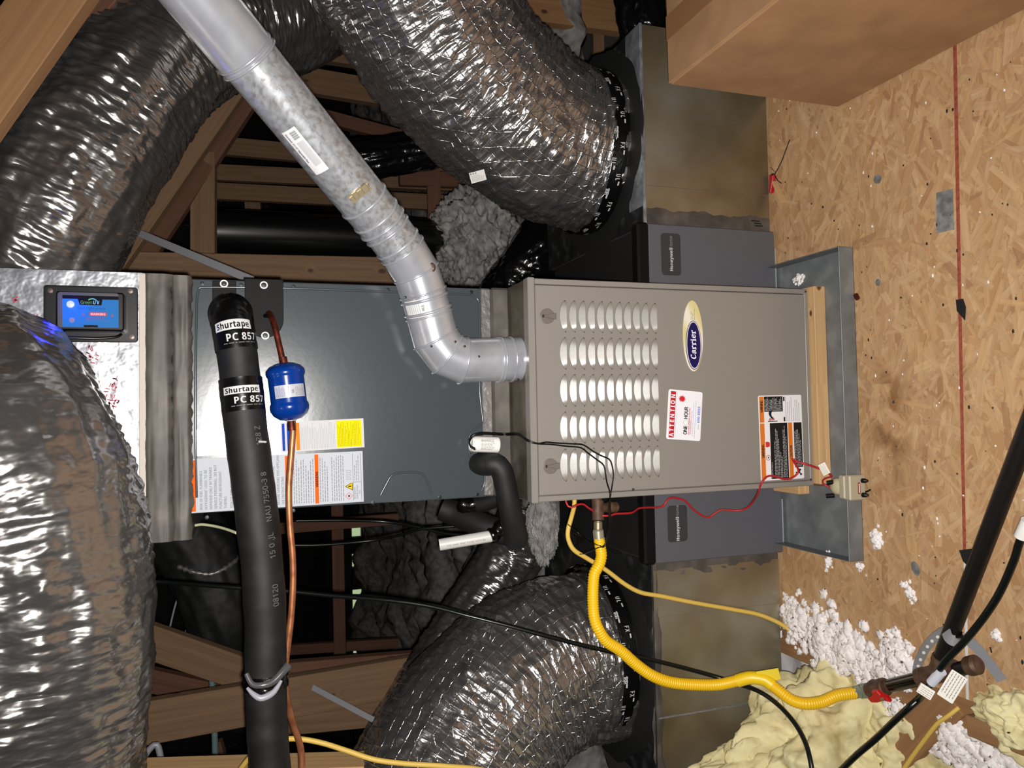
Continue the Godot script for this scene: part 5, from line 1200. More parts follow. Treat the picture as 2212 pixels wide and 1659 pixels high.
func build_carton() -> void:
	var o := thing("cardboard_carton", "tall closed brown cardboard carton with tape over its top flaps", "carton")
	var lo := Vector3(0.737, 0.001, 0.092)
	var hi := Vector3(1.27, 0.508, 1.02)
	put("body", span_box(lo, hi, 0.004), M.cardboard, o)
	var mid := (lo.x + hi.x) / 2 - 0.02
	put("flap", span_box(Vector3(lo.x + 0.002, hi.y - 0.001, lo.z), Vector3(mid - 0.002, hi.y + 0.004, hi.z), 0.002), M.cardboard, o)
	put("flap", span_box(Vector3(mid + 0.002, hi.y - 0.001, lo.z), Vector3(hi.x - 0.002, hi.y + 0.004, hi.z), 0.002), M.cardboard, o)
	put("packing_tape", span_box(Vector3(0.845, hi.y + 0.0035, lo.z - 0.001), Vector3(0.905, hi.y + 0.0052, hi.z + 0.001)), M.carton_tape, o)
	put("packing_tape", span_box(Vector3(mid - 0.036, hi.y + 0.0035, lo.z - 0.001), Vector3(mid + 0.036, hi.y + 0.0050, hi.z + 0.001)), M.carton_tape, o)
	put("packing_tape", span_box(Vector3(mid - 0.036, hi.y - 0.07, lo.z - 0.0012), Vector3(mid + 0.036, hi.y + 0.005, lo.z + 0.0)), M.carton_tape, o)

func lump_mesh(sd: int) -> ArrayMesh:
	var f := noise(sd, 1.0, 3)
	var b := MB.new()
	b.blob(Transform3D(), Vector3.ONE, 7, 10, func(d: Vector3) -> float: return f.get_noise_3dv(d * 1.6) * 0.9)
	return b.done()

# loose fill: many torn lumps strewn over patches [centre, spread x, spread z, count, smallest, largest]
func strew(called: String, label: String, patches: Array, m: Material, sd: int) -> void:
	var rng := RandomNumberGenerator.new()
	rng.seed = sd
	var list := []
	for q in patches:
		for k in q[3]:
			var a := rng.randf() * TAU
			var r := absf(rng.randfn(0.0, 0.62))
			var size: float = rng.randf_range(q[4], q[5])
			var p: Vector3 = q[0] + Vector3(cos(a) * r * q[1], rng.randf_range(0.0, size) * maxf(1.2 - r, 0.15), sin(a) * r * q[2])
			list.append(Transform3D(Basis.from_euler(Vector3(rng.randf() * TAU, rng.randf() * TAU, rng.randf() * TAU)).scaled(Vector3(1, rng.randf_range(0.5, 0.8), 1) * size), p))
	var mm := MultiMesh.new()
	mm.transform_format = MultiMesh.TRANSFORM_3D
	mm.mesh = lump_mesh(sd)
	mm.instance_count = list.size()
	for i in list.size(): mm.set_instance_transform(i, list[i])
	var o := MultiMeshInstance3D.new()
	o.name = numbered(called)
	o.multimesh = mm
	o.material_override = m
	add_child(o)
	tag(o, label, "insulation", "", "stuff")

func field(called: String, label: String, x0: float, x1: float, z0: float, z1: float, step: float, fn: Callable, m: Material, scale := 1.0) -> void:
	var nx := int((x1 - x0) / step)
	var nz := int((z1 - z0) / step)
	var p := PackedVector3Array()
	var uv := PackedVector2Array()
	for i in nz + 1:
		for j in nx + 1:
			var x := lerpf(x0, x1, float(j) / nx)
			var z := lerpf(z1, z0, float(i) / nz)
			p.append(Vector3(x, fn.call(x, z), z))
			uv.append(Vector2(x, z) * scale)
	var b := MB.new()
	b.grid(nz + 1, nx + 1, p, uv)
	var o := put(called, b.done(), m)
	tag(o, label, "insulation", "", "stuff")

func build_insulation() -> void:
	# yellow glass-fibre batts heaped left of the decking
	var f := noise(120, 1.0, 5)
	var g := noise(121, 1.0, 3)
	var heap := func(called: String, label: String, c: Vector3, r: Vector3, turn: Vector3, sd: float) -> void:
		var b := MB.new()
		b.blob(Transform3D(Basis.from_euler(turn), c), r, 110, 150, func(d: Vector3) -> float: return g.get_noise_3dv(d * 1.3 + Vector3(sd, 0, 0)) * 0.40 - 0.17 * absf(g.get_noise_3dv(d * 2.6 + Vector3(0, sd, 0))) + f.get_noise_3dv(d * 6.0 + Vector3(sd, sd, 0)) * 0.03)
		var o := put(called, b.done(), M.batt)
		tag(o, label, "insulation batt", "")
	heap.call("insulation_batt", "big torn yellow glass fibre batt heaped against the left return box", Vector3(-1.03, -0.02, 0.0), Vector3(0.27, 0.27, 0.20), Vector3(0, 0.3, 0.35), 1.0)
	heap.call("insulation_batt", "yellow glass fibre batt lying below the yellow gas hose beside the joist", Vector3(-0.93, -0.13, 0.16), Vector3(0.24, 0.15, 0.17), Vector3(0, 0.5, 0.1), 5.0)
	heap.call("insulation_batt", "small torn end of yellow batt in front of the left return box", Vector3(-1.06, 0.10, -0.06), Vector3(0.15, 0.33, 0.10), Vector3(0.0, 0.2, 0.1), 9.0)
	heap.call("insulation_batt", "yellow batt scraps piled around the white tag by the black gas pipe", Vector3(-0.715, -0.05, 0.545), Vector3(0.085, 0.085, 0.13), Vector3(0, -0.2, 0), 13.0)
	heap.call("insulation_batt", "long yellow batt spreading along the bottom edge left of the joist", Vector3(-1.13, -0.12, 0.27), Vector3(0.30, 0.13, 0.24), Vector3(0, 0.2, 0), 17.0)
	strew("loose_fill", "white loose-fill insulation spilt along the left edge of the decking", [
		[Vector3(-0.6734, 0.0000, -0.1413), 0.055, 0.05, 306, 0.0036, 0.0136], [Vector3(-0.6827, 0.0000, -0.0288), 0.065, 0.055, 468, 0.0036, 0.0160], [Vector3(-0.6935, -0.0000, 0.0650), 0.05, 0.06, 396, 0.0036, 0.0160],
		[Vector3(-0.6170, 0.0000, -0.1545), 0.012, 0.03, 90, 0.0024, 0.0080], [Vector3(-0.6698, 0.0000, 0.2256), 0.05, 0.04, 360, 0.0036, 0.0152], [Vector3(-0.7172, -0.0050, 0.1826), 0.03, 0.05, 270, 0.0036, 0.0144], [Vector3(-0.7149, -0.0100, 0.1173), 0.035, 0.05, 216, 0.0030, 0.0128],
		[Vector3(-0.3879, 0.0000, 0.1734), 0.02, 0.012, 90, 0.0024, 0.0088], [Vector3(-0.4728, 0.0000, -0.0011), 0.025, 0.01, 39, 0.0018, 0.0072], [Vector3(-0.4680, 0.0000, 0.1127), 0.008, 0.008, 36, 0.0024, 0.0072],
		[Vector3(-0.4994, 0.0000, 0.2680), 0.014, 0.010, 46, 0.0024, 0.0072], [Vector3(-0.4824, 0.0000, 0.2551), 0.006, 0.008, 25, 0.0024, 0.0064], [Vector3(-0.8003, -0.0300, 0.1973), 0.04, 0.05, 270, 0.0036, 0.0144], [Vector3(-0.5395, 0.0000, 0.4934), 0.01, 0.014, 25, 0.0024, 0.0072], [Vector3(0.3096, 0.0040, -0.0774), 0.012, 0.02, 43, 0.0018, 0.0064]], M.fluff, 131)
	strew("loose_fill", "white loose-fill insulation heaped in the joist bay at the lower right corner", [
		[Vector3(-0.8430, -0.0600, 0.4035), 0.13, 0.16, 1620, 0.0048, 0.0192], [Vector3(-0.7986, -0.0300, 0.3488), 0.06, 0.08, 540, 0.0042, 0.0160], [Vector3(-0.7707, -0.0500, 0.4802), 0.08, 0.07, 540, 0.0048, 0.0176], [Vector3(-0.6372, -0.0200, 0.5198), 0.03, 0.05, 126, 0.0036, 0.0128], [Vector3(-0.8807, -0.0800, 0.4624), 0.2, 0.2, 1080, 0.0060, 0.0208]], M.fluff, 132)
	# deep grey blanket over the rest of the attic floor
	var h := noise(140, 1.0, 5)
	field("insulation_blanket", "grey loose insulation covering the attic floor behind the equipment", -7.0, 5.0, -7.05, -1.05, 0.06, func(x: float, z: float) -> float: return 0.22 + h.get_noise_2d(x * 1.3, z * 1.3) * 0.22 + h.get_noise_2d(x * 9.0, z * 9.0) * 0.03 + 0.12 * smoothstep(-6.0, -7.0, z), M.fluff_grey, 0.8)
	field("insulation_blanket", "loose insulation in the dark joist bays left of the decking", -7.0, -0.80, -1.05, 3.2, 0.05, func(x: float, z: float) -> float: return -0.21 + h.get_noise_2d(x * 2.0, z * 2.0) * 0.08 + h.get_noise_2d(x * 14.0, z * 14.0) * 0.04, M.fluff, 2.0)
	field("insulation_blanket", "loose insulation beyond the carton on the right", 2.1, 5.0, -1.05, 3.2, 0.07, func(x: float, z: float) -> float: return 0.05 + h.get_noise_2d(x * 2.0, z * 2.0) * 0.12, M.fluff_grey, 1.0)
	var drift := func(called: String, label: String, c: Vector3, r: Vector3, sd: float) -> void:
		var b := MB.new()
		b.blob(at(c), r, 90, 120, func(d: Vector3) -> float: return f.get_noise_3dv(d * 2.0 + Vector3(sd, 0, 0)) * 0.25 + f.get_noise_3dv(d * 8.0 + Vector3(0, sd, 0)) * 0.14)
		tag(put(called, b.done(), M.fluff_grey), label, "insulation", "", "")
	drift.call("insulation_drift", "grey fluffy insulation drift behind the flue elbow and right return duct", Vector3(0.7551, 0.4822, -1.7500) + Vector3(0.0, 0.0, 0), Vector3(0.24, 0.20, 0.25), 3.0)
	drift.call("insulation_drift", "narrow grey tuft of insulation beside the black drain elbow", Vector3(-0.4490, 0.5407, -0.7500), Vector3(0.12, 0.05, 0.06), 6.0)

func beam(called: String, label: String, a: Vector3, b: Vector3, w: float, d: float, m: Material, group := "", facing := Vector3(-0.02, 0.2, 1)) -> void:
	var mb := MB.new()
	var z := (b - a).normalized()
	var y := (facing - z * facing.dot(z)).normalized()
	var k: int = used.get("_beams", 0)
	used["_beams"] = k + 1
	mb.box(Transform3D(), Vector3(w, d, a.distance_to(b)), 0.002, Vector2(k * 0.137, k * 0.61))
	var o := put(called, mb.done(), m, null, Transform3D(Basis(y.cross(z), y, z), (a + b) * 0.5))
	tag(o, label, "lumber", group)

func build_lumber() -> void:
	beam("truss_web", "pale truss timber at the upper left corner in front of the grey duct", Vector3(-0.2176, 2.4304, -0.0500), Vector3(1.2584, 1.6052, -0.0500), 0.125, 0.04, M.wood_joist, "", Vector3(0.1, 0.1, 1))
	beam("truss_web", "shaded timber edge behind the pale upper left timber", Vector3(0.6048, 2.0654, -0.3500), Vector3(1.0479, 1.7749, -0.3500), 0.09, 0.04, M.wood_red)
	beam("truss_web", "short timber above the bend of the upper left duct", Vector3(1.0907, 1.9732, -1.0000), Vector3(1.3882, 1.7156, -1.0000), 0.12, 0.04, M.wood)
	beam("truss_web", "slanting truss timber below the upper left duct, the lit one", Vector3(0.3587, 1.9869, -1.1500), Vector3(1.1876, 1.4867, -1.1500), 0.10, 0.04, M.wood)
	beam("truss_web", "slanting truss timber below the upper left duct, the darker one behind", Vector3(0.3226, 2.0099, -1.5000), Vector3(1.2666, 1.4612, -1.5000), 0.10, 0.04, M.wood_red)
	beam("truss_web", "short cross timber ending at the black vent pipe", Vector3(0.9867, 1.6441, -1.5000), Vector3(0.4749, 1.6469, -1.5000), 0.092, 0.04, M.wood)
	beam("truss_post", "long upright timber just above the coil casing's right edge", Vector3(0.4869, 1.9331, -1.3500), Vector3(0.5132, 0.8350, -1.3500), 0.125, 0.04, M.wood)
	beam("rafter", "rafter behind the flue, nearest the black vent pipe", Vector3(1.1393, 1.7002, -2.6000), Vector3(1.1644, 0.3445, -2.6000), 0.088, 0.04, M.wood, "")
	beam("rafter", "rafter behind the flue, second from the black vent pipe", Vector3(1.2378, 1.6997, -2.6000), Vector3(1.2791, 0.3425, -2.6000), 0.085, 0.04, M.wood, "")
	beam("rafter", "rafter behind the flue, third from the black vent pipe", Vector3(1.3849, 1.6304, -2.6000), Vector3(1.3784, 0.3963, -2.6000), 0.095, 0.04, M.wood, "")
	beam("rafter", "bright double rafter in the gap between flue and right return duct", Vector3(1.5400, 1.3440, -2.0000), Vector3(1.5053, 0.6838, -2.0000), 0.12, 0.05, M.wood, "")
	beam("rafter", "short rafter end at the top of the gap between flue and right return duct", Vector3(1.6726, 1.3429, -2.0000), Vector3(1.6627, 0.9104, -2.0000), 0.065, 0.05, M.wood, "")
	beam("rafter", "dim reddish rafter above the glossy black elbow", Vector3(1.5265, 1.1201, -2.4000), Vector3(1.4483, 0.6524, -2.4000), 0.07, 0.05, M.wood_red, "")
	beam("purlin", "short purlin showing on both sides of the black vent pipe", Vector3(1.2057, 1.4541, -2.8000), Vector3(0.8006, 1.4473, -2.8000), 0.085, 0.04, M.wood)
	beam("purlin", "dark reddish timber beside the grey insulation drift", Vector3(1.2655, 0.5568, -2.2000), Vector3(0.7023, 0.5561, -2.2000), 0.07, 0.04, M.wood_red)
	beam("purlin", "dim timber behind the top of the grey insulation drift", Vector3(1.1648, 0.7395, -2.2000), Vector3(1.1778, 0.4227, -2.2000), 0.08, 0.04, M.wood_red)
	beam("truss_web", "truss timber with a dark knot left of the fat black pipe, upper one", Vector3(-0.7011, 2.0235, -1.2000), Vector3(-1.0869, 1.2327, -1.2000), 0.115, 0.04, M.wood)
	beam("truss_web", "dim truss timber left of the fat black pipe, between the two lit ones", Vector3(-0.9868, 2.0510, -1.6000), Vector3(-1.1809, 1.5230, -1.6000), 0.09, 0.04, M.wood_red)
	beam("truss_chord", "wide truss timber crossing behind the fat black pipe near the lower edge", Vector3(-0.9986, 2.0018, -0.9500), Vector3(-0.9849, 0.9210, -1.0500), 0.135, 0.04, M.wood)
	beam("truss_chord", "broad timber with a metal brace behind the left return duct", Vector3(-1.0722, 1.4575, -1.1200), Vector3(-1.1069, 0.8035, -1.1200), 0.16, 0.04, M.wood)
	beam("truss_chord", "thin top edge of timber above the metal brace", Vector3(-0.9587, 1.4557, -1.2000), Vector3(-1.0009, 0.7696, -1.2500), 0.06, 0.04, M.wood_red)
	beam("truss_chord", "pale timber at the bottom edge under the yellow cable", Vector3(-0.8168, 2.2631, -0.3000), Vector3(-1.0228, 0.9796, -0.4000), 0.05, 0.09, M.wood_pale)
	beam("truss_web", "thin dim stud near the bottom edge left of the fat black pipe", Vector3(-1.3316, 1.6105, -1.6000), Vector3(-1.6139, 1.5433, -1.6000), 0.03, 0.04, M.wood_red)
	beam("rafter", "dim rafter under the coil casing in the dark back of the attic", Vector3(-0.6515, 1.3662, -2.6000), Vector3(-0.6402, 0.6967, -2.6000), 0.06, 0.04, M.wood_red)
	beam("rafter", "faint rafter low in the dark back of the attic", Vector3(-1.4574, 1.4879, -3.2000), Vector3(-1.5049, 0.5985, -3.2000), 0.06, 0.04, M.wood_red)
	beam("purlin", "faint brace crossing the dark back of the attic beside the eave gaps", Vector3(-0.5067, 0.9886, -3.0000), Vector3(-1.6287, 0.9799, -3.0000), 0.07, 0.04, M.wood_red)
	beam("rafter", "lit timber at the top edge between the right return duct and carton", Vector3(1.6014, 1.0300, -1.2000), Vector3(1.6250, -0.0379, -1.2000), 0.14, 0.05, M.wood_joist)
	beam("truss_post", "short upright timber in the notch between the right return duct and box", Vector3(1.6522, -0.0022, -1.3500), Vector3(1.3793, 0.0003, -1.3500), 0.05, 0.04, M.wood)
	beam("truss_web", "dark timber left of the plenum's lower left corner", Vector3(-0.4312, 1.9475, -1.2000), Vector3(-0.7051, 1.8351, -1.2000), 0.08, 0.04, M.wood_red)
	# floor framing at the decking's left edge
	var lab := ["joist under the left edge of the decking beside the white fluff", "joist piece slanting to the lower edge under the black cord", "dark reddish joist at the lower right corner"]
	beam("floor_joist", lab[0], Vector3(-0.738, -0.10, -0.95), Vector3(-0.738, -0.10, 2.2), 0.10, 0.165, M.wood_joist, "", Vector3(0, 1, 0))
	beam("floor_joist", lab[1], Vector3(-0.715, -0.055, 0.36), Vector3(-1.30, -0.055, -0.16), 0.09, 0.09, M.wood_joist, "", Vector3(0, 1, 0))
	beam("floor_joist", lab[2], Vector3(-0.7509, -0.0300, 0.4212), Vector3(-0.7369, -0.0300, 0.6038), 0.045, 0.09, M.wood_joist, "", Vector3(0, 1, 0))

func build_background() -> void:
	# shiny nail points through the roof sheathing
	var rng := RandomNumberGenerator.new()
	rng.seed = 5
	var tip := MB.new()
	tip.lathe(Transform3D(), [Vector2(0.0025, 0.0), Vector2(0.002, 0.02), Vector2(0.0, 0.026)], 6)
	var mm := MultiMesh.new()
	mm.transform_format = MultiMesh.TRANSFORM_3D
	mm.mesh = tip.done()
	mm.instance_count = 900
	var down := Basis(Vector3(1, 0, 0), PI - atan2(3.9, 10.6))
	for i in 900:
		var z := rng.randf_range(-6.6, 1.0)
		var x := rng.randf_range(-4.5, 2.6)
		var y := 2.62 + (z + 1.95) * 3.9 / 10.6 - 0.05 / cos(atan2(3.9, 10.6)) - 0.001
		mm.set_instance_transform(i, Transform3D(down.scaled(Vector3.ONE * rng.randf_range(0.6, 1.3)), Vector3(x, y, z)))
	var o := MultiMeshInstance3D.new()
	o.name = "nail_points"
	o.multimesh = mm
	o.material_override = M.screw
	add_child(o)
	tag(o, "bright nail points sticking through the dark roof sheathing", "nails", "", "stuff")
	# odds and ends hanging in the dark on the left
	cable("hanging_strap", "green-white flat strap hanging at the bottom edge left of the fat black pipe", "strap", [Vector3(-0.9491, 1.6208, -1.3000), Vector3(-1.0488, 1.6136, -1.3000), Vector3(-1.2139, 1.6083, -1.3000), Vector3(-1.3779, 1.6061, -1.3000)], 0.011, mat(Color(0.38, 0.48, 0.47), 0.6))
	cable("hanging_loop", "grey looped strap hanging at the bottom edge", "strap", [Vector3(-1.0773, 1.7866, -0.7000), Vector3(-1.0155, 1.7759, -0.7000), Vector3(-0.9805, 1.7557, -0.7000), Vector3(-0.9679, 1.7379, -0.7000), Vector3(-0.9872, 1.7296, -0.7000), Vector3(-1.0239, 1.7250, -0.7000), Vector3(-1.0884, 1.7228, -0.7000)], 0.009, M.strap)
	cable("hanging_wire", "thin grey wire in the dark under the large duct, upper", "wire", [Vector3(-0.9022, 1.7926, -1.7000), Vector3(-0.8120, 1.7717, -1.7000), Vector3(-0.7256, 1.7438, -1.7000)], 0.004, M.strap)
	cable("hanging_wire", "thin grey wire in the dark under the large duct, lower", "wire", [Vector3(-0.9235, 1.7342, -1.7000), Vector3(-0.8551, 1.7131, -1.7000), Vector3(-0.8118, 1.6990, -1.7000)], 0.004, M.strap)
	var v := put("pale_disc", lathe(along(Vector3(-1.1086, 1.7057, -1.7000), Vector3(0.1, 0.2, 1)), [Vector2(0.026, -0.02), Vector2(0.028, 0.0), Vector2(0.02, 0.014), Vector2(0.0, 0.018)], 20, true), mat(Color(0.66, 0.68, 0.58), 0.6))
	tag(v, "small pale oval disc in the gap between two truss timbers", "disc")
	var d := thing("tape_ring", "glinting crumpled tape ring round the dark duct left of the fat black pipe", "tape")
	put("tape", tube(even([Vector3(-0.6074, 1.7380, -1.4400), Vector3(-0.6291, 1.6807, -1.4200), Vector3(-0.6409, 1.6243, -1.4200), Vector3(-0.6261, 1.5755, -1.4300), Vector3(-0.6066, 1.5378, -1.4600), Vector3(-0.5871, 1.5111, -1.5000)], 0.01), func(s: float, t: float) -> float: return 0.009 + 0.004 * sin(s * 260.0), 12), M.foil_tape, d)

func build_litter() -> void:
	var flat := func(called: String, label: String, category: String, c: Vector3, poly: PackedVector2Array, turn: float, m: Material, th := 0.0012) -> void:
		var o := put(called, prism(Transform3D(), poly, 0.0, th), m, null, Transform3D(Basis(Vector3(0, 1, 0), turn) * Basis(Vector3(1, 0, 0), -PI / 2), c))
		tag(o, label, category)
	flat.call("tape_patch", "square of grey duct tape stuck on the decking near the red seam", "tape", Vector3(0.3817, 0.0002, 0.4061), PackedVector2Array([Vector2(-0.048, -0.021), Vector2(0.043, -0.024), Vector2(0.046, 0.019), Vector2(0.01, 0.022), Vector2(-0.046, 0.024)]), 0.02, M.grey_tape)
	flat.call("tape_scrap", "black tape scrap on the red seam, the upper one", "tape", Vector3(0.1586, 0.0008, 0.4404), PackedVector2Array([Vector2(-0.03, -0.004), Vector2(-0.002, -0.010), Vector2(0.018, -0.006), Vector2(0.02, 0.012), Vector2(-0.005, 0.013)]), 0.1, M.black_matte)
	flat.call("tape_scrap", "black tape scrap by the seam next to the black gas pipe", "tape", Vector3(-0.3924, 0.0008, 0.4293), PackedVector2Array([Vector2(-0.026, -0.008), Vector2(-0.005, -0.018), Vector2(0.022, -0.016), Vector2(0.02, 0.016), Vector2(-0.004, 0.012)]), 0.2, M.black_matte)
	flat.call("sealant_scrap", "grey smear on the decking between drain pan and fluff", "scrap", Vector3(-0.4388, 0.0003, 0.2885), oval(0.034, 0.022, 14), 0.4, M.grey_tape)
	flat.call("sealant_scrap", "grey smear on the decking right of the drain pan", "scrap", Vector3(0.5087, 0.0003, 0.2169), oval(0.026, 0.022, 11), 0.9, M.grey_tape)
	flat.call("sealant_scrap", "small grey smear on the decking in front of the drain pan", "scrap", Vector3(0.2524, 0.0003, 0.2065), oval(0.018, 0.016, 10), 0.0, M.grey_tape)
	flat.call("wood_shim", "thin wooden shim leaning beside the right return box", "shim", Vector3(0.5762, 0.0030, -0.1441), PackedVector2Array([Vector2(-0.036, -0.006), Vector2(0.04, -0.003), Vector2(0.04, 0.003), Vector2(-0.036, 0.007)]), 0.5, M.wood_pale, 0.014)
	var t := thing("hand_tool", "small dark wire tool with a red handle beside the right return box", "tool")
	put("red_handle", prism(Transform3D(Basis(Vector3(0, 1, 0), -0.15) * Basis(Vector3(1, 0, 0), -PI / 2), Vector3(0.6124, 0.0040, -0.1747)), PackedVector2Array([Vector2(-0.03, -0.004), Vector2(0.02, -0.012), Vector2(0.024, 0.008), Vector2(-0.03, 0.004)]), 0.0, 0.012, 0.002), M.red_wire, t)
	put("wire", tube([Vector3(0.6296, 0.0100, -0.1640), Vector3(0.6581, 0.0140, -0.1241), Vector3(0.7006, 0.0120, -0.0961), Vector3(0.7112, 0.0120, -0.0876)], 0.0014, 8), M.dark_slot, t)
	put("wire", tube([Vector3(0.6350, 0.0100, -0.1637), Vector3(0.6577, 0.0120, -0.1749), Vector3(0.6386, 0.0100, -0.1572)], 0.0014, 8), M.brass, t)
	put("wire", tube([Vector3(0.6283, 0.0100, -0.1598), Vector3(0.6111, 0.0100, -0.1480), Vector3(0.5991, 0.0080, -0.1346)], 0.0014, 8), M.dark_slot, t)
	put("pivot", lathe(at(Vector3(0.6328, 0.0060, -0.1690)), [Vector2(0.006, 0.0), Vector2(0.005, 0.008), Vector2(0.0, 0.009)], 12), M.dark_slot, t)
	var s := put("copper_scrap", tube([Vector3(0.2329, 0.0050, 0.1350), Vector3(0.2198, 0.0050, 0.1423)], 0.006, 8), M.copper_burnt)
	tag(s, "tiny copper-brown scrap in front of the drain pan's right end", "scrap")
	cable("nail", "dark nail lying on the decking right of the gas strap", "nail", [Vector3(-0.5686, 0.0030, 0.4775), Vector3(-0.5795, 0.0030, 0.4802)], 0.0016, M.dark_slot)
	cable("dark_wire", "bent dark wire on the decking in front of the float switch", "wire", [Vector3(-0.2424, 0.0030, 0.1296), Vector3(-0.2655, 0.0030, 0.1348), Vector3(-0.2731, 0.0030, 0.1422), Vector3(-0.2655, 0.0040, 0.1605)], 0.0022, M.dark_slot)
	# specks of grit
	var rng := RandomNumberGenerator.new()
	rng.seed = 15
	for kind in 2:
		var mm := MultiMesh.new()
		mm.transform_format = MultiMesh.TRANSFORM_3D
		mm.mesh = lump_mesh(200 + kind)
		mm.instance_count = 90
		for i in 90:
			var p := Vector3(rng.randf_range(-0.66, 0.9), 0.001, rng.randf_range(-0.15, 0.75))
			if p.x > -0.47 and p.x < 0.38 and p.z < 0.15: p.z += 0.3
			mm.set_instance_transform(i, Transform3D(Basis(Vector3(0, 1, 0), rng.randf() * TAU).scaled(Vector3(rng.randf_range(0.5, 1.6), 0.5, 0.7) * rng.randf_range(0.0012, 0.0035)), p))
		var o := MultiMeshInstance3D.new()
		o.name = "floor_grit" if kind == 0 else "floor_crumbs"
		o.multimesh = mm
		o.material_override = M.dark_slot if kind == 0 else M.fluff
		add_child(o)
		tag(o, ["dark specks of grit scattered over the decking", "white crumbs of insulation scattered over the decking"][kind], "debris", "", "stuff")

# ---------------------------------------------------------------- helpers
var used := {}

func numbered(n: String) -> String:
	var k: int = used.get(n, 0)
	used[n] = k + 1
	return n if k == 0 else "%s_%03d" % [n, k]

func tag(o: Node3D, label: String, category: String, group := "", kind := "") -> Node3D:
	o.set_meta("label", label)
	if category != "": o.set_meta("category", category)
	if group != "": o.set_meta("group", group)
	if kind != "": o.set_meta("kind", kind)
	return o

func thing(called: String, label: String, category: String, at := Vector3.ZERO, group := "") -> Node3D:
	var o := Node3D.new()
	o.name = numbered(called)
	add_child(o)
	o.position = at
	tag(o, label, category, group)
	return o

func put(called: String, mesh: Mesh, m: Material, parent: Node3D = null, xf := Transform3D()) -> MeshInstance3D:
	var o := MeshInstance3D.new()
	o.name = called if parent else numbered(called)
	o.mesh = mesh
	o.material_override = m
	var home: Node3D = self
	if parent: home = parent
	home.add_child(o, true)
	o.transform = xf
	return o

func struct(called: String, mesh: Mesh, m: Material, label: String, parent: Node3D = null, xf := Transform3D()) -> MeshInstance3D:
	var o := put(called, mesh, m, parent, xf)
	if parent == null:
		o.set_meta("kind", "structure")
		o.set_meta("label", label)
	return o

